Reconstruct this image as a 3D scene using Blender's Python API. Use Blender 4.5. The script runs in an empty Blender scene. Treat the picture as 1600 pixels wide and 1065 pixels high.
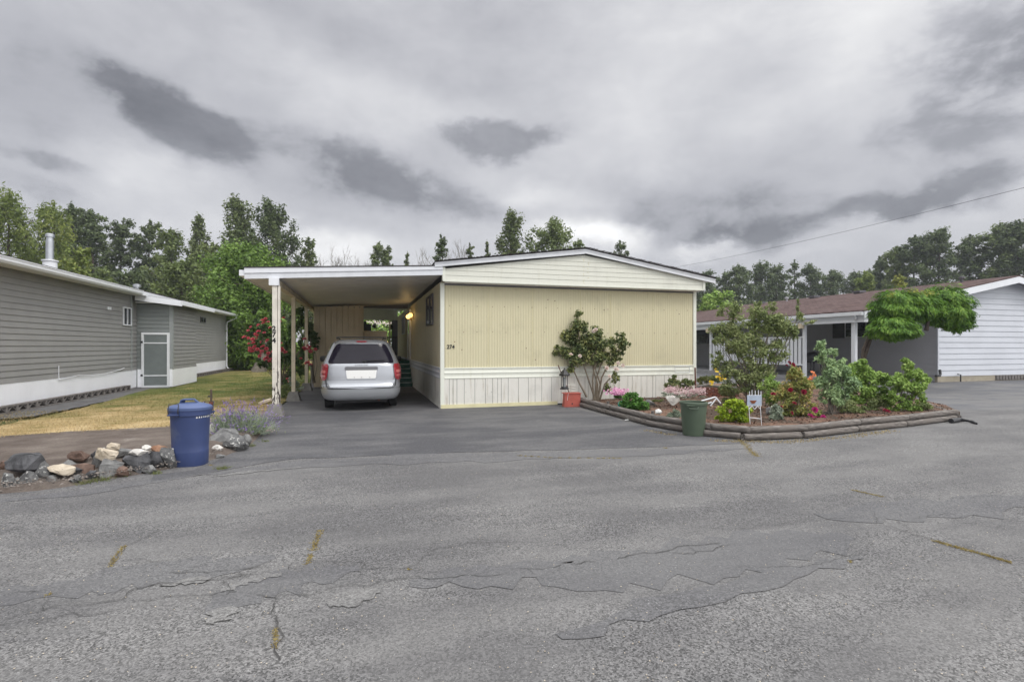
import bpy, bmesh, math, random
import numpy as np
from mathutils import Vector, Matrix
rad = math.radians
SC = bpy.context.scene
COL = SC.collection

# ------------------------------------------------------------------ camera
YAW = rad(16.3)
CAM = Vector((-1.949, -13.079, 1.6))
FOC = 802.0
cam_data = bpy.data.cameras.new("Camera")
cam = bpy.data.objects.new("Camera", cam_data); COL.objects.link(cam)
cam.location = CAM
cam.rotation_euler = (rad(90), 0, -YAW)
cam_data.sensor_width = 36.0
cam_data.lens = 36.0 * FOC / 1600.0
cam_data.shift_y = 7.5 / 1600.0
cam_data.clip_start = 0.1
cam_data.clip_end = 3000
SC.camera = cam
FX, FY = math.sin(YAW), math.cos(YAW)
RX, RY = math.cos(YAW), -math.sin(YAW)

def pt(px, py, D):
    """real place of a thing seen at a photo position, D metres ahead of the camera"""
    a = (px - 800) / FOC * D
    return Vector((CAM.x + FX * D + RX * a, CAM.y + FY * D + RY * a, 1.6 + (540 - py) / FOC * D))

def G(px, py, z=0.0):
    D = (1.6 - z) * FOC / (py - 540)
    p = pt(px, py, D); return (p.x, p.y)

# ------------------------------------------------------------------ node helper
class NT:
    def __init__(s, tree): s.t = tree; s.n = tree.nodes; s.l = tree.links
    def new(s, typ, **kw):
        n = s.n.new(typ)
        for k, v in kw.items():
            if k.startswith('i_'): s.put(n.inputs[k[2:].replace('_', ' ')], v)
            else: setattr(n, k, v)
        return n
    def put(s, sock, v):
        if isinstance(v, bpy.types.NodeSocket): s.l.new(v, sock)
        elif isinstance(v, (tuple, list)) and sock.type == 'RGBA' and len(v) == 3: sock.default_value = (*v, 1)
        else: sock.default_value = v
    def math(s, op, a, b=None, c=None, clamp=False):
        n = s.n.new('ShaderNodeMath'); n.operation = op; n.use_clamp = clamp
        s.put(n.inputs[0], a)
        if b is not None: s.put(n.inputs[1], b)
        if c is not None: s.put(n.inputs[2], c)
        return n.outputs[0]
    def add(s, a, b): return s.math('ADD', a, b)
    def sub(s, a, b): return s.math('SUBTRACT', a, b)
    def mul(s, a, b): return s.math('MULTIPLY', a, b)
    def div(s, a, b): return s.math('DIVIDE', a, b)
    def noise(s, vec, scale, detail=4, rough=.55, dist=0, out='Fac'):
        n = s.n.new('ShaderNodeTexNoise')
        if vec is not None: s.l.new(vec, n.inputs['Vector'])
        n.inputs['Scale'].default_value = scale; n.inputs['Detail'].default_value = detail
        n.inputs['Roughness'].default_value = rough; n.inputs['Distortion'].default_value = dist
        return n.outputs[out]
    def vor(s, vec, scale, feature='F1', out='Distance', rnd=1):
        n = s.n.new('ShaderNodeTexVoronoi'); n.feature = feature
        if vec is not None: s.l.new(vec, n.inputs['Vector'])
        n.inputs['Scale'].default_value = scale; n.inputs['Randomness'].default_value = rnd
        return n.outputs[out]
    def map(s, v, a, b, c=0., d=1., smooth=True):
        n = s.n.new('ShaderNodeMapRange'); n.interpolation_type = 'SMOOTHSTEP' if smooth else 'LINEAR'
        s.put(n.inputs[0], v); s.put(n.inputs[1], a); s.put(n.inputs[2], b); s.put(n.inputs[3], c); s.put(n.inputs[4], d)
        return n.outputs[0]
    def ramp(s, v, stops):
        n = s.n.new('ShaderNodeValToRGB'); r = n.color_ramp
        while len(r.elements) < len(stops): r.elements.new(.5)
        for e, (p, c) in zip(r.elements, stops):
            e.position = p; e.color = (*c, 1) if len(c) == 3 else c
        s.put(n.inputs[0], v); return n.outputs[0]
    def mix(s, f, a, b, mode='MIX'):
        n = s.n.new('ShaderNodeMix'); n.data_type = 'RGBA'; n.blend_type = mode
        s.put(n.inputs[0], f); s.put(n.inputs[6], a); s.put(n.inputs[7], b); return n.outputs[2]
    def scalevec(s, vec, sx, sy, sz, rot=0, loc=(0, 0, 0)):
        n = s.n.new('ShaderNodeMapping'); s.l.new(vec, n.inputs[0])
        n.inputs['Scale'].default_value = (sx, sy, sz); n.inputs['Rotation'].default_value = (0, 0, rot)
        n.inputs['Location'].default_value = loc
        return n.outputs[0]
    def sep(s, vec):
        n = s.n.new('ShaderNodeSeparateXYZ'); s.l.new(vec, n.inputs[0]); return n.outputs
    def comb(s, x, y, z):
        n = s.n.new('ShaderNodeCombineXYZ'); s.put(n.inputs[0], x); s.put(n.inputs[1], y); s.put(n.inputs[2], z); return n.outputs[0]

# ------------------------------------------------------------------ world: overcast sky
SUN_EL, SUN_AZ = rad(50), rad(144)      # azimuth measured from +Y towards +X : behind the camera
world = bpy.data.worlds.new("World"); SC.world = world; world.use_nodes = True
w = NT(world.node_tree); w.n.clear()
tc = w.new('ShaderNodeTexCoord').outputs['Generated']
sx, sy, sz = w.sep(tc)[:3]
hyp = w.math('SQRT', w.add(w.mul(sx, sx), w.mul(sy, sy)))
az = w.math('ARCTAN2', sx, sy)
el = w.div(sz, w.math('MAXIMUM', hyp, .001))
dn1 = w.sub(w.noise(w.scalevec(tc, 1, 1, 1.6), 5.5, 7, .6), .5)
dn2 = w.sub(w.noise(w.scalevec(tc, 1, 1, 1.6, loc=(3, 7, 1)), 5.5, 7, .6), .5)
azd = w.add(az, w.mul(dn1, .20)); eld = w.add(el, w.mul(dn2, .12))
def blob(px, py, spx, spy, rot, amp):
    a0 = math.atan((px - 800) / FOC); t0 = (540 - py) / FOC * math.cos(a0)
    A = a0 + YAW; sa = spx / FOC * math.cos(a0) ** 2; st = spy / FOC * math.cos(a0)
    r = rad(rot); c, s_ = math.cos(r), math.sin(r)
    dx = w.sub(azd, A); dy = w.sub(eld, t0)
    # rot > 0 : falls to the right
    u = w.div(w.sub(w.mul(dx, c), w.mul(dy, s_)), sa); v = w.div(w.add(w.mul(dx, s_), w.mul(dy, c)), st)
    q = w.add(w.mul(u, u), w.mul(v, v))
    g = w.math('EXPONENT', w.mul(w.math('POWER', q, 1.25), -.6))
    return w.mul(g, amp)
blobs = [(185, 135, 75, 28, 14, -.17), (290, 190, 95, 38, 30, -.24), (350, 225, 60, 30, 20, -.08), (440, 215, 70, 30, 5, -.12), (580, 262, 78, 36, 4, -.22),
         (690, 312, 120, 26, 6, -.15), (520, 315, 160, 26, 8, -.07), (800, 222, 86, 26, -2, -.34), (1075, 330, 150, 34, 0, -.15),
         (1200, 362, 150, 22, -8, -.20), (1420, 308, 75, 13, -4, -.16), (1540, 300, 60, 22, -10, -.10), (40, 245, 70, 12, 5, -.10), (60, 300, 120, 14, 8, -.08),
         (1340, 210, 260, 90, -15, -.05), (1560, 90, 180, 150, 0, -.18), (0, 120, 110, 160, 0, -.10), (480, 20, 150, 30, 0, -.08),
         (210, 270, 90, 34, 10, .20), (640, 180, 190, 40, 12, .13), (900, 250, 110, 70, 0, .12), (990, 180, 100, 60, 0, .10), (850, 310, 60, 16, 10, .16),
         (920, 372, 70, 20, 10, .50), (1105, 392, 45, 9, 0, .40), (500, 390, 60, 26, 0, .26), (330, 350, 70, 24, 0, .14), (1020, 90, 120, 60, 0, .07),
         (1180, 190, 130, 30, -20, .06), (1420, 345, 150, 18, 0, .04), (560, 395, 120, 20, 0, .14), (1250, 395, 90, 12, 0, .08), (750, 370, 120, 22, 0, .08)]
tot = .60
dark = None
for b in blobs:
    if b[5] > 0: tot = w.add(tot, blob(*b))
    else:
        g_ = blob(*b[:5], -b[5]); dark = g_ if dark is None else w.add(dark, g_)
cv = w.comb(w.mul(az, 1.0), w.mul(el, 1.5), 0)
lump = w.sub(w.noise(cv, 6.5, 9, .62, .15), .5); lump2 = w.sub(w.noise(cv, 2.6, 7, .55, .2), .5)
field = w.mul(dark, w.add(1.0, w.mul(lump, 3.4)))
edge = w.map(w.add(field, w.mul(lump, .10)), .04, .25, 0, 1)
tot = w.sub(tot, w.add(w.mul(edge, .27), w.mul(dark, .25)))
zz = w.add(w.math('MAXIMUM', sz, 0), .16)
pl = w.comb(w.div(sx, zz), w.div(sy, zz), 0)
f1 = w.sub(w.noise(pl, .9, 7, .58, .4), .5); f2 = w.sub(w.noise(pl, 2.6, 6, .6, .3), .5)
tot = w.add(tot, w.add(w.add(w.mul(f1, .10), w.mul(f2, .04)), w.add(w.mul(lump2, .30), w.mul(lump, .27))))
tot = w.math('MAXIMUM', tot, .16)
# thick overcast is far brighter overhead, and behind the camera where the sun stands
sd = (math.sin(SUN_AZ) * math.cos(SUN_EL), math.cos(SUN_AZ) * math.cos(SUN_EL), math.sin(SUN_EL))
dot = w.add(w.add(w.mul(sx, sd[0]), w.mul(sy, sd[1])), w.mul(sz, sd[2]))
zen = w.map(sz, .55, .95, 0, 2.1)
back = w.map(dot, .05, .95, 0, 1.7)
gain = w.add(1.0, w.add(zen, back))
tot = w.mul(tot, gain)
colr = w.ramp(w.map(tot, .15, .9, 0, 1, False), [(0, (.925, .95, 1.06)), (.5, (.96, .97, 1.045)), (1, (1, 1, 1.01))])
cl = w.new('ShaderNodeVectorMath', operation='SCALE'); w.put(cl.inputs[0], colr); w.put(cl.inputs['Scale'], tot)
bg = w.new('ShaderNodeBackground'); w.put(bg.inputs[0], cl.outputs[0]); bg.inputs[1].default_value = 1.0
sky = w.new('ShaderNodeTexSky'); sky.sky_type = 'NISHITA'; sky.sun_disc = False; sky.sun_elevation = SUN_EL; sky.sun_rotation = SUN_AZ
bg2 = w.new('ShaderNodeBackground'); w.put(bg2.inputs[0], sky.outputs[0]); bg2.inputs[1].default_value = .07
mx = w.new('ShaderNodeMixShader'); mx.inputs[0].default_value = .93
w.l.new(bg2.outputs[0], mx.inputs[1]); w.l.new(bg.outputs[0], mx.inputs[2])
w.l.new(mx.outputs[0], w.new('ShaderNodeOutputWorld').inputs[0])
world.cycles.sampling_method = 'MANUAL'; world.cycles.sample_map_resolution = 512

sun_d = bpy.data.lights.new("sun", 'SUN'); sun_d.energy = 1.1; sun_d.angle = rad(18); sun_d.color = (1, .96, .9)
sun = bpy.data.objects.new("sun", sun_d); COL.objects.link(sun)
sun.rotation_euler = Vector((-sd[0], -sd[1], -sd[2])).to_track_quat('-Z', 'Y').to_euler()
SC.view_settings.view_transform = 'Standard'; SC.view_settings.look = 'None'
SC.view_settings.exposure = 0.0; SC.view_settings.gamma = 1.0; SC.view_settings.use_curve_mapping = False
SC.cycles.max_bounces = 6; SC.cycles.diffuse_bounces = 3; SC.cycles.glossy_bounces = 3; SC.cycles.transmission_bounces = 4
SC.cycles.transparent_max_bounces = 4; SC.cycles.caustics_reflective = False; SC.cycles.caustics_refractive = False

# ------------------------------------------------------------------ materials
MATS = {}
def _mat(name):
    m = bpy.data.materials.new(name); m.use_nodes = True
    t = NT(m.node_tree); t.n.clear()
    b = t.new('ShaderNodeBsdfPrincipled'); o = t.new('ShaderNodeOutputMaterial'); t.l.new(b.outputs[0], o.inputs[0])
    co = t.new('ShaderNodeTexCoord').outputs['Object']
    geo = t.new('ShaderNodeNewGeometry')
    MATS[name] = m
    return m, t, b, o, co, geo
def bump(t, b, h, strength=.5, dist=.01):
    n = t.new('ShaderNodeBump'); n.inputs['Strength'].default_value = strength; n.inputs['Distance'].default_value = dist
    t.put(n.inputs['Height'], h); t.l.new(n.outputs[0], b.inputs['Normal'])
def mk(name, col, rough=.6, var=.12, vs=3., metal=0., bmp=0., bs=40., spec=.5, dirt=None, dirt_amt=.5, ds=1.5, coat=0, stretch=(1, 1, 1), emit=None):
    m, t, b, o, co, geo = _mat(name)
    vec = t.scalevec(geo.outputs['Position'], *stretch)
    n = t.noise(vec, vs, 5, .6)
    c1 = tuple(min(1, x * (1 - var)) for x in col); c2 = tuple(min(1, x * (1 + var)) for x in col)
    c = t.mix(t.map(n, .3, .7), c1, c2)
    if dirt:
        n2 = t.noise(vec, ds, 8, .7, .6)
        c = t.mix(t.map(n2, 1 - dirt_amt, 1 - dirt_amt + .12), c, dirt)
    t.put(b.inputs['Base Color'], c)
    b.inputs['Roughness'].default_value = rough; b.inputs['Metallic'].default_value = metal
    b.inputs['Specular IOR Level'].default_value = spec; b.inputs['Coat Weight'].default_value = coat
    b.inputs['Coat Roughness'].default_value = .06
    if bmp: bump(t, b, t.noise(vec, bs, 4, .6), bmp, .01)
    if emit: b.inputs['Emission Color'].default_value = (*emit[0], 1); b.inputs['Emission Strength'].default_value = emit[1]
    return m
def mk_leaf(name, c1, c2, c3, vs=.6, trans=.25, rough=.55):
    m, t, b, o, co, geo = _mat(name)
    r = geo.outputs['Random Per Island']
    n = t.noise(geo.outputs['Position'], vs, 3)
    f = t.add(t.mul(r, .6), t.mul(t.map(n, .3, .7), .4))
    c = t.ramp(f, [(0, c1), (.5, c2), (1, c3)])
    t.put(b.inputs['Base Color'], c); b.inputs['Roughness'].default_value = rough; b.inputs['Specular IOR Level'].default_value = .3
    tr = t.new('ShaderNodeBsdfTranslucent'); t.put(tr.inputs[0], c)
    ms = t.new('ShaderNodeMixShader'); ms.inputs[0].default_value = trans
    t.l.new(b.outputs[0], ms.inputs[1]); t.l.new(tr.outputs[0], ms.inputs[2]); t.l.new(ms.outputs[0], o.inputs[0])
    return m

def asphalt(name, lo, hi, stone, coarse, bumpy, tint=(1, 1, 1), worn=.5):
    m, t, b, o, co, geo = _mat(name)
    P = geo.outputs['Position']
    cell = t.vor(P, coarse, out='Color'); cs = t.sep(cell)[0]
    cell2 = t.vor(P, coarse * 2.3, out='Color'); cs2 = t.sep(cell2)[1]
    big = t.noise(P, .35, 5, .6); mid = t.noise(t.scalevec(P, .5, 1.6, 1, rad(-14)), 1.1, 6, .62)
    base = t.mix(t.map(t.add(t.mul(big, .5), t.mul(mid, .5)), .40, .60), lo, hi)
    sp = t.map(t.add(t.mul(cs, .75), t.mul(cs2, .25)), 0, 1, -1, 1, False)
    # patches where the binder has worn off the stones
    wn = t.map(t.noise(t.scalevec(P, .7, 1.5, 1, rad(-14)), .8, 5, .6, .5), .42, .58)
    amt = t.add(stone * (1 - worn), t.mul(wn, stone * worn))
    f = t.add(1.0, t.mul(sp, amt))
    vm = t.new('ShaderNodeVectorMath', operation='SCALE'); t.put(vm.inputs[0], base); t.put(vm.inputs['Scale'], f)
    white = t.math('GREATER_THAN', cs2, .9955)
    c = t.mix(t.mul(white, .75), vm.outputs[0], (.42, .42, .42))
    t.put(b.inputs['Base Color'], c); b.inputs['Roughness'].default_value = .82; b.inputs['Specular IOR Level'].default_value = .35
    h = t.add(t.mul(cs, .6), t.mul(t.noise(P, coarse * .4, 4, .7), .8))
    bump(t, b, h, bumpy, .008)
    return m

def earth_mix(name, cols, vs, fine=60, bmp=.6, stretch=(1, 1, 1), dist=.02):
    m, t, b, o, co, geo = _mat(name)
    P = t.scalevec(geo.outputs['Position'], *stretch)
    a = t.noise(P, vs, 8, .65, .3); f = t.noise(geo.outputs['Position'], fine, 5, .75)
    v = t.add(t.mul(a, .62), t.mul(f, .38))
    c = t.ramp(t.map(v, .3, .7, 0, 1, False), cols)
    t.put(b.inputs['Base Color'], c); b.inputs['Roughness'].default_value = .95; b.inputs['Specular IOR Level'].default_value = .15
    bump(t, b, f, bmp, dist)
    return m
def lawn_color(t, P):
    s = t.sep(P)
    n = t.noise(t.scalevec(P, 1, 1, 0), .8, 7, .68, .5)
    n2 = t.noise(t.scalevec(P, .5, 2.2, 0), 1.7, 5, .7)
    d = t.map(s[1], -3.2, 6.5, .84, .30, False)      # the front strip has dried out, the back is greener
    back = t.map(s[1], 12, 24, 0, .16)
    v = t.add(t.add(t.mul(t.sub(n, .5), 1.25), t.mul(t.sub(n2, .5), .7)), t.add(d, back))
    fine = t.noise(P, 26, 4, .75)
    v = t.add(v, t.mul(t.sub(fine, .5), .55))
    return t.ramp(v, [(0.05, (.055, .085, .022)), (.3, (.115, .135, .035)), (.5, (.25, .205, .085)), (.72, (.42, .315, .16)), (1, (.55, .43, .25))]), fine
def mk_lawn(name, blades=False):
    m, t, b, o, co, geo = _mat(name)
    c, fine = lawn_color(t, geo.outputs['Position'])
    if blades:
        r = geo.outputs['Random Per Island']
        vm = t.new('ShaderNodeVectorMath', operation='SCALE'); t.put(vm.inputs[0], c); t.put(vm.inputs['Scale'], t.map(r, 0, 1, .75, 1.35, False)); c = vm.outputs[0]
    t.put(b.inputs['Base Color'], c); b.inputs['Roughness'].default_value = .9; b.inputs['Specular IOR Level'].default_value = .15
    if not blades: bump(t, b, fine, .8, .03)
    return m
def mk_boards(name, col, streak, period_dark=.0):
    """painted boards with run-off streaks and grime"""
    m, t, b, o, co, geo = _mat(name)
    P = geo.outputs['Position']
    n = t.noise(t.scalevec(P, 5, 5, .5), 2.2, 6, .7); n2 = t.noise(P, 1.3, 6, .65)
    c = t.mix(t.map(n, .50, .78), col, streak)
    c = t.mix(t.mul(t.map(n2, .52, .7), .35), c, tuple(x * .72 for x in col))
    sp = t.noise(P, 9, 3, .5)
    c = t.mix(t.mul(t.map(sp, .74, .78), .6), c, (.12, .10, .08))
    t.put(b.inputs['Base Color'], c); b.inputs['Roughness'].default_value = .6; b.inputs['Specular IOR Level'].default_value = .3
    bump(t, b, n, .1, .004)
    return m
def mk_peel(name, paint, wood, amt=.5, low=0):
    m, t, b, o, co, geo = _mat(name)
    P = geo.outputs['Position']
    n = t.noise(t.scalevec(P, 1, 1, .28), 16, 6, .65)
    z = t.sep(P)[2]
    if low: n = t.add(n, t.map(z, 0, 1.9, .10, -.14, False))
    mask = t.map(n, amt, amt + .03)
    g = t.noise(t.scalevec(P, 3, 3, .4), 22, 4, .7)
    c = t.mix(mask, t.mix(t.map(t.noise(P, 4, 4), .35, .7), paint, tuple(x * .8 for x in paint)), t.mix(g, wood, tuple(x * .5 for x in wood)))
    t.put(b.inputs['Base Color'], c); b.inputs['Roughness'].default_value = .75; b.inputs['Specular IOR Level'].default_value = .25
    bump(t, b, t.math('SUBTRACT', 1, mask), .6, .004)
    return m
def mk_shingle(name, cols, rot=0):
    m, t, b, o, co, geo = _mat(name)
    uv = t.new('ShaderNodeTexCoord').outputs['Object']
    br = t.new('ShaderNodeTexBrick'); t.l.new(t.scalevec(uv, 1, 1, 1, rot), br.inputs['Vector'])
    br.inputs['Scale'].default_value = 1; br.inputs['Mortar Size'].default_value = .008; br.inputs['Mortar Smooth'].default_value = .3
    br.inputs['Brick Width'].default_value = .28; br.inputs['Row Height'].default_value = .14
    br.inputs['Color1'].default_value = (*cols[0], 1); br.inputs['Color2'].default_value = (*cols[1], 1); br.inputs['Mortar'].default_value = (*cols[2], 1)
    P = geo.outputs['Position']
    n = t.noise(P, .9, 6, .65); f = t.noise(P, 40, 3, .7)
    c = t.mix(t.mul(t.map(n, .35, .7), .5), br.outputs[0], cols[3])
    c = t.mix(t.mul(t.map(f, .3, .7), .4), c, tuple(x * .5 for x in cols[0]))
    t.put(b.inputs['Base Color'], c); b.inputs['Roughness'].default_value = .92; b.inputs['Specular IOR Level'].default_value = .15
    bump(t, b, t.add(br.outputs[1], t.mul(f, .5)), .5, .01)
    return m
def mk_rock(name, c1, c2, spot, sa=.62, vs=6, gloss=.7):
    m, t, b, o, co, geo = _mat(name)
    n = t.noise(co, vs, 7, .65, .4); n2 = t.noise(co, vs * 3, 5, .7, .3)
    c = t.mix(t.map(n, .35, .65), c1, c2); c = t.mix(t.map(n2, sa, sa + .05), c, spot)
    t.put(b.inputs['Base Color'], c); b.inputs['Roughness'].default_value = gloss
    bump(t, b, t.add(n2, n), .7, .02)
    return m
def mk_timber(name, c1, c2, axis):
    m, t, b, o, co, geo = _mat(name)
    st = (1.5, 14, 14)
    n = t.noise(t.scalevec(co, *st), 2.2, 7, .68); n2 = t.noise(co, 2.0, 6, .6)
    c = t.mix(t.map(n, .35, .68), c1, c2); c = t.mix(t.map(n2, .48, .7), c, (.17, .15, .135))
    t.put(b.inputs['Base Color'], c); b.inputs['Roughness'].default_value = .88; b.inputs['Specular IOR Level'].default_value = .2
    bump(t, b, n, .8, .012)
    return m

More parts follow.
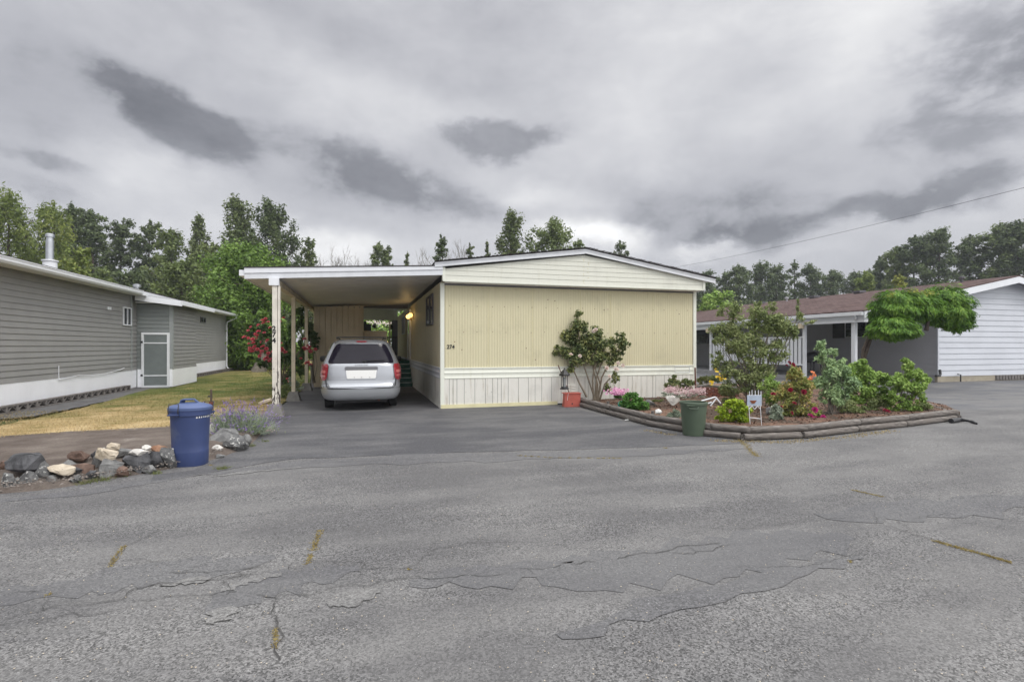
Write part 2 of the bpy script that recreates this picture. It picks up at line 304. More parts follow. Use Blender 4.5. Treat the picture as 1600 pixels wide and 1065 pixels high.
A = dict
M = A(
 road=asphalt('asphalt_road', (.114, .112, .114), (.170, .167, .165), .84, 104, .55),
 drive=asphalt('asphalt_driveway', (.068, .068, .075), (.120, .119, .122), .42, 80, .35, worn=.3),
 drive2=asphalt('asphalt_neighbour', (.105, .108, .12), (.165, .162, .16), .3, 60, .3, worn=.3),
 patch=asphalt('asphalt_patch', (.150, .148, .148), (.185, .182, .178), .6, 92, .35),
 smooth=asphalt('asphalt_binder', (.110, .109, .114), (.138, .137, .139), .5, 92, .4),
 crack=mk('crack', (.070, .068, .066), .95, .4, 8),
 moss=mk_leaf('moss', (.20, .145, .05), (.33, .26, .09), (.45, .37, .16), 12),
 ground=earth_mix('ground_grass', [(0, (.035, .05, .018)), (.5, (.07, .09, .03)), (1, (.13, .12, .05))], .4),
 lawn=mk_lawn('lawn'), blades=mk_lawn('lawn_blades', True),
 dirt=earth_mix('dirt', [(0, (.09, .072, .062)), (.42, (.185, .152, .132)), (.75, (.27, .23, .20)), (1, (.46, .42, .38))], 1.6, 48, 1.0, dist=.04),
 path=earth_mix('gravel_path', [(0, (.09, .088, .09)), (.5, (.15, .148, .15)), (1, (.24, .235, .23))], 2, 60, .6),
 mulch=earth_mix('mulch', [(0, (.055, .042, .034)), (.42, (.13, .097, .076)), (.66, (.26, .155, .11)), (1, (.42, .31, .24))], 1.3, 38, 1.2, dist=.04),
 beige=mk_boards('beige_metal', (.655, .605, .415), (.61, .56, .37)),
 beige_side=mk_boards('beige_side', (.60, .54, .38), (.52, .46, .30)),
 cream=mk_boards('cream_siding', (.73, .735, .655), (.66, .66, .57)),
 creamtrim=mk_boards('cream_trim', (.80, .815, .73), (.72, .73, .63)),
 skirt=mk_boards('skirt_boards', (.76, .745, .69), (.45, .40, .31)),
 skirt_base=mk('skirt_base_strip', (.72, .67, .42), .6, .08),
 white=mk('white_paint', (.70, .72, .76), .5, .05, dirt=(.42, .42, .42), dirt_amt=.32),
 whiteclean=mk('white_metal', (.78, .80, .84), .45, .03),
 soffit=mk('soffit_metal', (.82, .81, .80), .45, .05, 1.2, dirt=(.70, .68, .66), dirt_amt=.42, ds=1.1),
 darkline=mk('dark_gap', (.02, .02, .02), .9, .1),
 roofdark=mk_shingle('dark_shingles', [(.05, .048, .05), (.075, .07, .07), (.02, .02, .02), (.09, .08, .075)], rad(90)),
 roofbrown=mk_shingle('brown_shingles', [(.075, .046, .044), (.175, .118, .11), (.035, .022, .021), (.16, .118, .112)], rad(90)),
 grey=mk('grey_vinyl', (.285, .283, .28), .5, .05, 2, dirt=(.25, .248, .244), dirt_amt=.4),
 greytrim=mk('grey_trim', (.30, .32, .32), .5, .04),
 greendoor=mk('door_green_grey', (.17, .195, .195), .55, .05),
 greygreen=mk('grey_green_vinyl', (.21, .23, .228), .55, .04),
 skirtwhite=mk('white_skirting', (.90, .915, .96), .5, .03, 1.5, dirt=(.80, .81, .86), dirt_amt=.33),
 shedwood=mk_boards('shed_boards', (.74, .63, .46), (.64, .53, .37)),
 peel=mk_peel('peeling_post', (.76, .72, .64), (.13, .11, .105), .55, 1),
 peel2=mk_peel('painted_post', (.66, .59, .46), (.20, .16, .12), .70, 0),
 concrete=mk('concrete', (.19, .183, .17), .9, .2, 6, bmp=.4),
 blockdark=mk('pierced_concrete', (.17, .155, .145), .9, .25, 8, bmp=.4),
 basecon=mk('foundation_concrete', (.36, .32, .25), .9, .12, 3, bmp=.2, dirt=(.26, .22, .17), dirt_amt=.42),
 nwall=mk('neighbour_white_siding', (.60, .625, .68), .5, .04, 1),
 nwall_side=mk('neighbour_shaded_siding', (.42, .42, .455), .55, .04, 1),  # the white siding darkened, under-eave shade put into its colour
 glass=mk('window_glass', (.02, .024, .032), .06, .05, spec=.8),
 winframe=mk('window_frame', (.62, .64, .67), .4, .03),
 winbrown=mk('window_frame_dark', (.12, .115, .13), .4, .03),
 black=mk('black_plastic', (.018, .018, .02), .4, .1),
 iron=mk('black_iron', (.02, .02, .022), .45, .15),
 silver=mk('silver_paint', (.40, .415, .445), .26, .02, metal=.6, coat=.5),
 silver2=mk('silver_bumper', (.40, .415, .44), .34, .02, metal=.45, coat=.3),
 carglass=mk('car_glass', (.012, .010, .018), .12, .1, spec=.2),
 redlamp=mk('tail_lamp_red', (.30, .015, .025), .18, .1, coat=.8),
 redlamp2=mk('lamp_clear_red', (.55, .16, .15), .2, .05, coat=.8),
 plate=mk('blank_plate', (.84, .84, .82), .45, .02),
 rubber=mk('tyre_rubber', (.022, .022, .023), .8, .2, 10),
 rim=mk('wheel_rim', (.42, .43, .45), .35, .05, metal=.8),
 stepgreen=mk('step_green_carpet', (.015, .075, .05), .9, .25, 8, bmp=.3),
 stepnose=mk('step_nosing', (.36, .40, .38), .6, .1),
 bluebin=mk('blue_plastic', (.040, .062, .165), .45, .07, 3, dirt=(.07, .09, .175), dirt_amt=.46, bmp=.05, bs=60),
 bluelid=mk('blue_lid_plastic', (.075, .11, .24), .45, .07, 3),
 greenbin=mk('green_plastic', (.075, .105, .07), .45, .07, 3, dirt=(.095, .125, .09), dirt_amt=.4),
 metal=mk('galvanised', (.50, .52, .55), .28, .08, 4, metal=.9),
 darkmetal=mk('dark_wire', (.05, .05, .055), .4, .1, metal=.4),
 redbox=mk('red_planter_paint', (.42, .095, .07), .65, .12, 6, dirt=(.30, .08, .06), dirt_amt=.45),
 brick=mk('old_brick', (.20, .075, .05), .9, .45, 9, bmp=.6),
 timber=mk_timber('weathered_timber', (.085, .076, .070), (.27, .245, .225), 0),
 wood=mk('bark', (.085, .065, .05), .9, .3, 10, bmp=.6),
 stem=mk('stem', (.17, .14, .10), .8, .3, 8),
 stemgrey=mk('grey_stem', (.20, .175, .15), .85, .25, 8),
 drift=mk('driftwood', (.52, .45, .36), .8, .15, 8, bmp=.4),
 cable=mk('cable', (.09, .09, .10), .6, .1),
 rust=mk('rusty_rod', (.14, .05, .035), .9, .3, 9),
 picture=mk('plaque_print', (.40, .47, .58), .5, .1, 8),
 brownprint=mk('plaque_brown', (.22, .06, .02), .6, .3, 30),
 lampglow=mk('lamp_glow', (.9, .7, .35), .3, .02, emit=((1, .62, .18), 2.6)),
 brass=mk('brass', (.35, .22, .08), .35, .1, metal=.8),
 ballgreen=mk('glass_ball', (.02, .30, .24), .08, .1, coat=1),
 ink=mk('number_black', (.012, .012, .014), .5, .05),
 inkgrey=mk('badge_grey', (.14, .14, .15), .4, .05, metal=.5),
 porchfloor=mk('porch_floor', (.30, .30, .31), .8, .1),
 leaf_hedge=mk_leaf('leaf_hedge', (0.072, 0.136, 0.024), (0.159, 0.263, 0.048), (0.271, 0.399, 0.080), .5),
 leaf_dark=mk_leaf('leaf_dark', (.062, .092, .036), (.110, .150, .058), (.175, .215, .09), .4),
 leaf_poplar=mk_leaf('leaf_poplar', (.080, .115, .038), (.145, .185, .065), (.22, .26, .11), .35),
 leaf_mid=mk_leaf('leaf_mid', (.090, .132, .036), (.165, .215, .065), (.25, .30, .11), .4),
 leaf_willow=mk_leaf('leaf_willow', (0.088, 0.132, 0.026), (0.192, 0.251, 0.059), (0.354, 0.384, 0.111), .35),
 leaf_yellow=mk_leaf('leaf_yellow', (0.143, 0.187, 0.022), (0.264, 0.297, 0.044), (0.418, 0.396, 0.077), .8),
 leaf_lime=mk_leaf('leaf_lime', (0.168, 0.263, 0.016), (0.336, 0.462, 0.032), (0.525, 0.630, 0.063), 3, .3),
 leaf_rose=mk_leaf('leaf_rose', (0.076, 0.118, 0.047), (0.158, 0.203, 0.080), (0.467, 0.467, 0.170), 3),
 leaf_box=mk_leaf('leaf_box', (0.040, 0.109, 0.019), (0.094, 0.227, 0.040), (0.172, 0.359, 0.070), 4),
 leaf_olive=mk_leaf('leaf_olive', (.15, .20, .07), (.26, .32, .12), (.42, .44, .22), 2),
 leaf_bush=mk_leaf('leaf_bush', (0.133, 0.221, 0.044), (0.288, 0.442, 0.100), (0.509, 0.640, 0.198), 2),
 leaf_blue=mk_leaf('leaf_bluegreen', (0.167, 0.265, 0.133), (0.308, 0.442, 0.221), (0.529, 0.662, 0.331), 2),
 leaf_wist=mk_leaf('leaf_wisteria', (.05, .13, .014), (.125, .265, .028), (.27, .42, .055), 1.5),
 leaf_grey=mk_leaf('leaf_silver', (0.187, 0.234, 0.172), (0.328, 0.390, 0.296), (0.515, 0.562, 0.437), 3),
 leaf_redtint=mk_leaf('leaf_redtint', (0.155, 0.198, 0.056), (0.331, 0.376, 0.100), (0.619, 0.376, 0.176), 2.5),
 leaf_climb=mk_leaf('leaf_climber', (0.037, 0.073, 0.026), (0.092, 0.157, 0.047), (0.184, 0.257, 0.092), 2),
 leaf_weed=mk_leaf('leaf_weed', (.09, .12, .035), (.16, .19, .06), (.27, .26, .11), 3),
 petal_red=mk_leaf('petal_red', (.42, .035, .06), (.62, .11, .14), (.76, .28, .29), 8),
 petal_dark=mk_leaf('petal_dark_red', (.12, .004, .02), (.27, .01, .04), (.42, .03, .07), 8),
 petal_mag=mk_leaf('petal_magenta', (.30, .01, .12), (.48, .02, .19), (.62, .06, .30), 8),
 petal_white=mk_leaf('petal_white', (.72, .55, .50), (.85, .74, .68), (.9, .85, .80), 8),
 petal_pink=mk_leaf('petal_pink', (.50, .16, .36), (.68, .30, .50), (.80, .48, .62), 8),
 petal_pale=mk_leaf('petal_pale_pink', (.42, .26, .27), (.56, .38, .39), (.68, .54, .54), 6),
 petal_yellow=mk_leaf('petal_yellow', (.75, .45, .02), (.85, .60, .04), (.9, .72, .10), 8),
 petal_orange=mk_leaf('petal_orange', (.7, .15, .05), (.8, .25, .10), (.85, .38, .18), 8),
 petal_lav=mk_leaf('petal_lavender', (.17, .11, .32), (.28, .19, .46), (.42, .33, .56), 4),
 straw=mk_leaf('straw', (.25, .19, .09), (.38, .30, .15), (.5, .42, .24), 5),
)
ROCK = A(
 dark=mk_rock('rock_dark', (.045, .046, .05), (.10, .10, .108), (.20, .20, .20), .68),
 grey=mk_rock('rock_grey', (.13, .13, .13), (.24, .24, .235), (.10, .10, .10), .62),
 tan=mk_rock('rock_tan', (.42, .35, .26), (.58, .51, .41), (.22, .19, .16), .64),
 brown=mk_rock('rock_brown', (.10, .06, .045), (.20, .13, .10), (.28, .24, .20), .66),
 white=mk_rock('rock_white', (.50, .48, .45), (.70, .68, .64), (.25, .24, .23), .66),
 speckled=mk_rock('rock_speckled', (.07, .07, .072), (.15, .15, .148), (.46, .46, .44), .56, 9),
 orange=mk_rock('rock_orange', (.28, .14, .08), (.42, .26, .17), (.16, .10, .08), .64),
)
# ------------------------------------------------------------------ object helpers
def props(o, label=None, cat=None, group=None, kind=None):
    if label: o['label'] = label
    if cat: o['category'] = cat
    if group: o['group'] = group
    if kind: o['kind'] = kind
    return o
def empty(name, loc, label, cat, group=None, rz=0):
    o = bpy.data.objects.new(name, None); COL.objects.link(o)
    o.location = loc; o.rotation_euler = (0, 0, rz); o.empty_display_size = .2
    return props(o, label, cat, group)
def wmat(o):
    m = o.matrix_basis.copy()
    while o.parent is not None: o = o.parent; m = o.matrix_basis @ m
    return m
def link(name, me, mat, parent=None, world=True):
    """mesh given in world coordinates; when parented, shifted so it stays where it is"""
    o = bpy.data.objects.new(name, me); COL.objects.link(o)
    if mat is not None and not me.materials: me.materials.append(mat)
    if parent is not None:
        o.parent = parent
        if world: me.transform(wmat(parent).inverted())
    return o
def recenter(o):
    """put a world-space mesh object's origin at its base centre"""
    me = o.data; n = len(me.vertices); a = np.empty(n * 3); me.vertices.foreach_get('co', a); a = a.reshape(-1, 3)
    c = (a.min(0) + a.max(0)) / 2; c[2] = a[:, 2].min(); me.transform(Matrix.Translation(Vector(-c))); o.location = c
    return o
class MB:
    def __init__(s): s.v = []; s.f = []
    def add(s, vs, fs):
        k = len(s.v); s.v += [tuple(v) for v in vs]; s.f += [tuple(i + k for i in f) for f in fs]; return s
    def box(s, x0, x1, y0, y1, z0, z1):
        return s.add([(x0, y0, z0), (x1, y0, z0), (x1, y1, z0), (x0, y1, z0), (x0, y0, z1), (x1, y0, z1), (x1, y1, z1), (x0, y1, z1)],
                     [(3, 2, 1, 0), (4, 5, 6, 7), (0, 1, 5, 4), (1, 2, 6, 5), (2, 3, 7, 6), (3, 0, 4, 7)])
    def bar(s, p, q, wd, ht, up=(0, 0, 1)):
        """rectangular bar from p to q"""
        p, q, up = Vector(p), Vector(q), Vector(up); d = (q - p).normalized()
        a = d.cross(up).normalized() * wd / 2; b = a.cross(d).normalized() * ht / 2
        vs = [p - a - b, p + a - b, p + a + b, p - a + b, q - a - b, q + a - b, q + a + b, q - a + b]
        return s.add(vs, [(3, 2, 1, 0), (4, 5, 6, 7), (0, 1, 5, 4), (1, 2, 6, 5), (2, 3, 7, 6), (3, 0, 4, 7)])
    def tube(s, pts, rs, n=8, cap=True):
        pts = [Vector(p) for p in pts]
        if not isinstance(rs, (list, tuple)): rs = [rs] * len(pts)
        vs = []; fs = []; ref = None
        for i, p in enumerate(pts):
            d = (pts[min(i + 1, len(pts) - 1)] - pts[max(i - 1, 0)])
            d = d.normalized() if d.length > 1e-9 else Vector((0, 0, 1))
            if ref is None: ref = Vector((1, 0, 0)) if abs(d.x) < .9 else Vector((0, 1, 0))
            a = d.cross(ref).normalized(); b = a.cross(d).normalized(); ref = -b if False else ref
            for j in range(n):
                t = 2 * math.pi * j / n; vs.append(p + (a * math.cos(t) + b * math.sin(t)) * rs[i])
        for i in range(len(pts) - 1):
            for j in range(n):
                k = (j + 1) % n; fs.append((i * n + j, i * n + k, (i + 1) * n + k, (i + 1) * n + j))
        if cap: fs.append(tuple(range(n - 1, -1, -1))); fs.append(tuple((len(pts) - 1) * n + j for j in range(n)))
        return s.add(vs, fs)
    def prism(s, poly, y0, y1, axis='y'):
        """poly of 2-D points extruded. axis y: (x,z); axis x: (y,z); axis z: (x,y)"""
        n = len(poly)
        def P(a, b, e): return {'y': (a, e, b), 'x': (e, a, b), 'z': (a, b, e)}[axis]
        vs = [P(a, b, y0) for a, b in poly] + [P(a, b, y1) for a, b in poly]
        fs = [tuple(range(n)), tuple(range(2 * n - 1, n - 1, -1))] + [(i + n, (i + 1) % n + n, (i + 1) % n, i) for i in range(n)]
        return s.add(vs, fs)
    def lathe(s, prof, c, n=24, ex=1., ey=1., rot=0, sq=2.):
        """profile (r,z) turned round c; plan may be a superellipse"""
        vs = []; fs = []
        for r, z in prof:
            for j in range(n):
                t = 2 * math.pi * j / n; ct, st = math.cos(t), math.sin(t)
                k = (abs(ct) ** sq + abs(st) ** sq) ** (-1 / sq)
                x, y = r * ct * k * ex, r * st * k * ey
                vs.append((c[0] + x * math.cos(rot) - y * math.sin(rot), c[1] + x * math.sin(rot) + y * math.cos(rot), c[2] + z))
        for i in range(len(prof) - 1):
            for j in range(n):
                k = (j + 1) % n; fs.append((i * n + j, i * n + k, (i + 1) * n + k, (i + 1) * n + j))
        fs.append(tuple(range(n - 1, -1, -1))); fs.append(tuple((len(prof) - 1) * n + j for j in range(n)))
        return s.add(vs, fs)
    def build(s, name, mat, parent=None, smooth=False, bevel=0):
        me = bpy.data.meshes.new(name); me.from_pydata(s.v, [], s.f); me.update()
        bm = bmesh.new(); bm.from_mesh(me); bmesh.ops.recalc_face_normals(bm, faces=bm.faces); bm.to_mesh(me); bm.free()
        if smooth: me.polygons.foreach_set('use_smooth', [True] * len(me.polygons))
        o = link(name, me, mat, parent)
        if bevel:
            b = o.modifiers.new('bevel', 'BEVEL'); b.width = bevel; b.segments = 2; b.limit_method = 'ANGLE'
        if smooth:
            try: me.set_sharp_from_angle(angle=rad(40))
            except Exception: pass
        return o
def thing(name, mb, mat, label, cat, group=None, **k):
    o = mb.build(name, mat, None, **k); recenter(o); return props(o, label, cat, group)
def sheet(name, poly, z, mat, kind='structure', jit=0, seg=.25, seed=0, parent=None, zf=None):
    """ground sheet with an irregular edge"""
    rng = random.Random(seed); P = []
    for i, p in enumerate(poly):
        q = poly[(i + 1) % len(poly)]; L = math.hypot(q[0] - p[0], q[1] - p[1]); n = max(1, int(L / seg)) if jit else 1
        for k in range(n):
            t = k / n; x = p[0] + (q[0] - p[0]) * t; y = p[1] + (q[1] - p[1]) * t
            if jit and k: x += rng.gauss(0, jit); y += rng.gauss(0, jit)
            P.append((x, y))
    me = bpy.data.meshes.new(name)
    me.from_pydata([(x, y, zf(x, y) if zf else z) for x, y in P], [], [tuple(range(len(P)))])
    bm = bmesh.new(); bm.from_mesh(me); bmesh.ops.triangulate(bm, faces=bm.faces)
    for f in bm.faces:
        if f.normal.z < 0: f.normal_flip()
    bm.to_mesh(me); bm.free()
    o = link(name, me, mat, parent)
    if kind: o['kind'] = kind
    return o
def text(name, s, size, mat, parent, loc, rot, extr=.004, space=1.0, bold=.0):
    cu = bpy.data.curves.new(name, 'FONT'); cu.body = s; cu.size = size; cu.extrude = extr; cu.align_x = 'CENTER'; cu.offset = bold
    cu.space_character = space
    tmp = bpy.data.objects.new('tmp', cu); COL.objects.link(tmp); bpy.context.view_layer.update()
    me = bpy.data.meshes.new_from_object(tmp.evaluated_get(bpy.context.evaluated_depsgraph_get()))
    bpy.data.objects.remove(tmp)
    from mathutils import Euler
    me.transform(Matrix.Translation(Vector(loc)) @ Euler(rot).to_matrix().to_4x4())
    me.materials.clear(); me.name = name
    return link(name, me, mat, parent)

# ------------------------------------------------------------------ leaves
def leaf_object(name, C, N, S, mat, parent, rng, asp=.5, fold=.18, tdir=None):
    n = len(C)
    N = N / (np.linalg.norm(N, axis=1, keepdims=True) + 1e-9)
    r = rng.normal(size=(n, 3)) if tdir is None else np.cross(tdir, N); T = np.cross(N, r); T /= (np.linalg.norm(T, axis=1, keepdims=True) + 1e-9); B = np.cross(N, T)
    S = np.asarray(S).reshape(-1, 1) * np.ones((n, 1))
    V = np.empty((n, 4, 3))
    V[:, 0] = C - T * S; V[:, 1] = C + B * S * asp + N * S * fold; V[:, 2] = C + T * S; V[:, 3] = C - B * S * asp + N * S * fold
    me = bpy.data.meshes.new(name)
    me.vertices.add(n * 4); me.vertices.foreach_set('co', V.reshape(-1))
    me.loops.add(n * 4); me.loops.foreach_set('vertex_index', np.arange(n * 4, dtype=np.int32))
    me.polygons.add(n); me.polygons.foreach_set('loop_start', np.arange(0, n * 4, 4, dtype=np.int32))
    me.polygons.foreach_set('loop_total', np.full(n, 4, dtype=np.int32)); me.update(); me.validate()
    return link(name, me, mat, parent)
def clump_pts(rng, centres, radii, n, power=.45):
    """n points spread through soft ellipsoids, denser to the outside"""
    centres = np.asarray(centres); radii = np.asarray(radii); k = len(centres)
    vol = (radii.prod(1)) ** (2 / 3); idx = rng.choice(k, size=n, p=vol / vol.sum())
    d = rng.normal(size=(n, 3)); d /= np.linalg.norm(d, axis=1, keepdims=True)
    rr = np.where(rng.random(n) < .45, rng.random(n) ** power, np.minimum(np.abs(rng.normal(size=n)) * .55, 1.05))
    C = centres[idx] + d * radii[idx] * rr[:, None]
    return C, d, idx
def blades_object(name, base, tip, wid, mat, parent, rng, kind=None):
    """thin upright blades: one triangle each"""
    n = len(base); d = tip - base; r = rng.normal(size=(n, 3)); r[:, 2] = 0
    s = np.cross(d, r); s /= (np.linalg.norm(s, axis=1, keepdims=True) + 1e-9); s *= np.asarray(wid).reshape(-1, 1) / 2
    V = np.empty((n, 3, 3)); V[:, 0] = base - s; V[:, 1] = base + s; V[:, 2] = tip
    me = bpy.data.meshes.new(name); me.vertices.add(n * 3); me.vertices.foreach_set('co', V.reshape(-1))
    me.loops.add(n * 3); me.loops.foreach_set('vertex_index', np.arange(n * 3, dtype=np.int32))
    me.polygons.add(n); me.polygons.foreach_set('loop_start', np.arange(0, n * 3, 3, dtype=np.int32))
    me.polygons.foreach_set('loop_total', np.full(n, 3, dtype=np.int32)); me.update(); me.validate()
    o = link(name, me, mat, parent)
    if kind: o['kind'] = kind
    return o

def tree(name, px, D, top_py, wpx, kind, mat, label, seed, n=6000, leaf=.20, bot=.18, group=None, gap=1.0, density=1.0):
    """a tree standing D metres off: trunk with limbs, crown of leaf clumps along the limbs"""
    rng = np.random.RandomState(seed)
    base = pt(px, 540, D); base.z = 0
    H = 1.6 + (540 - top_py) / FOC * D; W = wpx / FOC * D / 2
    root = empty(name, base, label, 'tree', group)
    tr = MB(); B = np.array(base)
    lean = rng.normal(size=2) * .02 * H
    def axis(t): return B + np.array([lean[0] * t + .02 * H * math.sin(3 * t + seed), lean[1] * t, H * t])
    r0 = .012 * H + .05
    tr.tube([axis(t) for t in np.linspace(0, .97, 9)], [r0 * (1 - .9 * t) + .01 for t in np.linspace(0, 1, 9)], 7)
    nl = {'poplar': 34, 'round': 30, 'ragged': 30, 'willow': 26, 'sparse': 22, 'conic': 40}[kind]
    cen = []; radi = []
    for i in range(nl):
        t = (i + .5) / nl; u = bot + (1 - bot) * t ** .9 * .97
        if kind == 'poplar': env = (1 - t) ** .62 * min(1, t / .12 + .5)
        elif kind == 'conic': env = (1 - t) ** .85
        elif kind == 'round': env = math.sqrt(max(.02, 1 - (1.75 * t - .75) ** 2))
        elif kind == 'willow': env = math.sqrt(max(.05, 1 - (1.6 * t - .6) ** 2))
        else: env = math.sqrt(max(.03, 1 - (1.6 * t - .62) ** 2))
        env *= rng.uniform(.62, 1.1)
        a = i * 2.399 + rng.uniform(-.5, .5)
        out = np.array([math.cos(a), math.sin(a), 0])
        L = W * env; rise = {'poplar': 1.15, 'round': .55, 'ragged': .7, 'willow': .3, 'sparse': .9, 'conic': .25}[kind] * L
        u0 = max(.06, u - rise * .75 / H)
        p0 = axis(u0); p3 = axis(u) + out * L + np.array([0, 0, rise * .12])
        p1 = p0 + (p3 - p0) * .4 + np.array([0, 0, -.06 * L]); p2 = p0 + (p3 - p0) * .75
        tr.tube([p0, p1, p2, p3], [r0 * .34 * (1 - u * .7), r0 * .24 * (1 - u * .7), r0 * .13, .012], 4, False)
        nc = 5 if kind != 'sparse' else 4
        for k in range(nc):
            f = .30 + .75 * (k + rng.uniform(0, .8)) / nc
            c = p0 + (p3 - p0) * min(f, 1.02) + rng.normal(size=3) * np.array([.13, .13, .10]) * W
            s_ = W * rng.uniform(.15, .29) * (1.1 - .3 * f) * gap
            if kind == 'poplar': s_ *= 1.22 - .38 * t; rr = (s_ * .85, s_ * .85, s_ * 1.5)
            elif kind == 'conic': rr = (s_ * 1.1, s_ * 1.1, s_ * .7)
            elif kind == 'willow': rr = (s_ * .8, s_ * .8, s_ * 2.0); c[2] -= s_ * .8
            else: rr = (s_ * 1.05, s_ * 1.05, s_ * .95)
            c[2] = max(c[2], .3)
            cen.append(c); radi.append(rr)
            if k > 1: tr.tube([p0 + (p3 - p0) * min(f, 1) * .85, c], [.02, .006], 3, False)
    for q_, w_ in ((.88, .22), (.92, .18), (.955, .13), (.98, .09), (.995, .06)): cen.append(axis(q_)); radi.append((W * w_, W * w_, W * (w_ + .12)))
    tr.build('trunk', M['wood'], root)
    C, d, idx = clump_pts(rng, cen, radi, int(n * density * (1.7 if leaf >= .2 else 1.25)))
    C[:, 2] = np.maximum(C[:, 2], .1)
    Nn = d * .7 + rng.normal(size=d.shape) * .6 + np.array([0, 0, .55])
    if kind == 'willow': Nn[:, 2] *= .2
    S = leaf * (.78 if leaf >= .2 else .9) * rng.uniform(.6, 1.25, len(C))
    asp = .28 if kind == 'willow' else .55
    leaf_object('crown', C, Nn, S, mat, root, rng, asp)
    return root
def bare_tree(name, px, D, top_py, wpx, label, seed, group=None):
    rng = np.random.RandomState(seed); base = pt(px, 540, D); base.z = 0
    H = 1.6 + (540 - top_py) / FOC * D; W = wpx / FOC * D / 2
    mb = MB()
    def rec(p, d, L, r, depth):
        q = p + d * L + rng.normal(size=3) * L * .06
        mb.tube([p, q], [r, r * .62], 4, False)
        if depth == 0: return
        for k in range(3 if depth > 1 else 4):
            e = d + rng.normal(size=3) * .38 + np.array([0, 0, .22]); e /= np.linalg.norm(e)
            rec(p + (q - p) * rng.uniform(.45, 1), e, L * rng.uniform(.45, .75), r * .55, depth - 1)
    b = np.array(base); nst = 1 + (wpx > 16)
    for s in range(nst):
        p = b + rng.normal(size=3) * np.array([.3, .3, 0]) * W; d = np.array([rng.normal() * .05, rng.normal() * .05, 1.]); L = H * .36
        q = p + d * L; mb.tube([p, q], [.11, .08], 5)
        rec(q, d / np.linalg.norm(d), H * .30, .07, 4)
    return thing(name, mb, M['stemgrey'], label, 'tree', group)

def plant(name, base, D, lobes, mat, label, seed, n=1500, leaf=.035, asp=.5, stems=(), depth=.8, stemmat='stem', stem_r=.012, twigs=0, cat='shrub', up=.5, clumps=9, crad=.34, power=.45, part='foliage', group=None, grow=1.0):
    """a garden plant: foliage of leaf clumps filling lobes, on woody stems"""
    rng = np.random.RandomState(seed)
    b = pt(base[0], base[1], D) if len(base) == 2 else Vector(base)
    root = empty(name, b, label, cat, group)
    cen = []; radi = []
    for L in lobes:
        px, py, rx, ry = L[:4]; rx *= grow; ry *= grow; dd = L[4] if len(L) > 4 else 0
        c = np.array(pt(px, py, D + dd)); wx = rx / FOC * D; wz = ry / FOC * D; wy = min(wx, wz) * depth
        for k in range(clumps):
            o = rng.normal(size=3); o /= np.linalg.norm(o); o *= rng.random() ** .4 * .85
            e = np.array([RX, RY, 0]) * o[0] * wx + np.array([FX, FY, 0]) * o[1] * wy + np.array([0, 0, 1]) * o[2] * wz
            s_ = crad * rng.uniform(.6, 1.25)
            cen.append(c + e); radi.append((wx * s_, max(wy, wx * .6) * s_, wz * s_))
    cen = np.array(cen); radi = np.array(radi)
    C, d, idx = clump_pts(rng, cen, radi, n, power)
    C[:, 2] = np.maximum(C[:, 2], b.z + .02)
    Nn = d * .6 + rng.normal(size=d.shape) * .6 + np.array([0, 0, up])
    leaf_object(part, C, Nn, leaf * rng.uniform(.6, 1.3, n), mat, root, rng, asp)
    mb = MB()
    for st in stems:
        pts = [np.array(pt(q[0], q[1], D + (q[2] if len(q) > 2 else 0))) for q in st]
        m = len(pts); mb.tube(pts, [stem_r * (1 - .6 * i / max(1, m - 1)) for i in range(m)], 5)
    bb = np.array(b)
    for k in range(twigs):
        c = cen[rng.randint(len(cen))]; mid = bb + (c - bb) * .5 + rng.normal(size=3) * .05; mid[2] = min(mid[2], c[2])
        mb.tube([bb + rng.normal(size=3) * np.array([.06, .06, 0]), mid, c], [stem_r * .8, stem_r * .55, stem_r * .25], 4, False)
    if mb.v: mb.build('stems', M[stemmat], root)
    return root
_bloom = {}
def bloom_mesh(mat, kind='rose'):
    key = (mat, kind)
    if key in _bloom: return _bloom[key]
    rng = np.random.RandomState(7); C = []; Nn = []; S = []
    for ring, (r, tilt, k) in enumerate([(.12, 1.2, 4), (.32, .9, 6), (.55, .5, 8)] if kind == 'rose' else [(.5, .6, 6)]):
        for i in range(k):
            a = 2 * math.pi * i / k + ring * .4; C.append((r * math.cos(a), r * math.sin(a), .35 - ring * .14)); Nn.append((math.cos(a) * -tilt, math.sin(a) * -tilt, 1 - tilt * .3)); S.append(.42)
    C = np.array(C); Nn = np.array(Nn)
    tmp = leaf_object('flower', C, Nn, np.array(S), M[mat], None, rng, .8, .15); me = tmp.data
    bpy.data.objects.remove(tmp); _bloom[key] = me
    return me
def blooms(root, pts, D, size, mat, seed=1, kind='rose'):
    rng = random.Random(seed); me = bloom_mesh(mat, kind)
    for q in pts:
        o = bpy.data.objects.new('flower', me); COL.objects.link(o); o.parent = root
        p = pt(q[0], q[1], D + (q[2] if len(q) > 2 else -.25)); o.location = p - Vector(root.location)
        s = size * rng.uniform(.75, 1.25); o.scale = (s, s, s)
        o.rotation_euler = (rad(rng.uniform(20, 75)), 0, -YAW + rng.uniform(-.7, .7))

def inside_poly(x, y, P):
    c = False
    for i in range(len(P)):
        a, b = P[i], P[i - 1]
        if (a[1] > y) != (b[1] > y) and x < (b[0] - a[0]) * (y - a[1]) / (b[1] - a[1]) + a[0]: c = not c
    return c
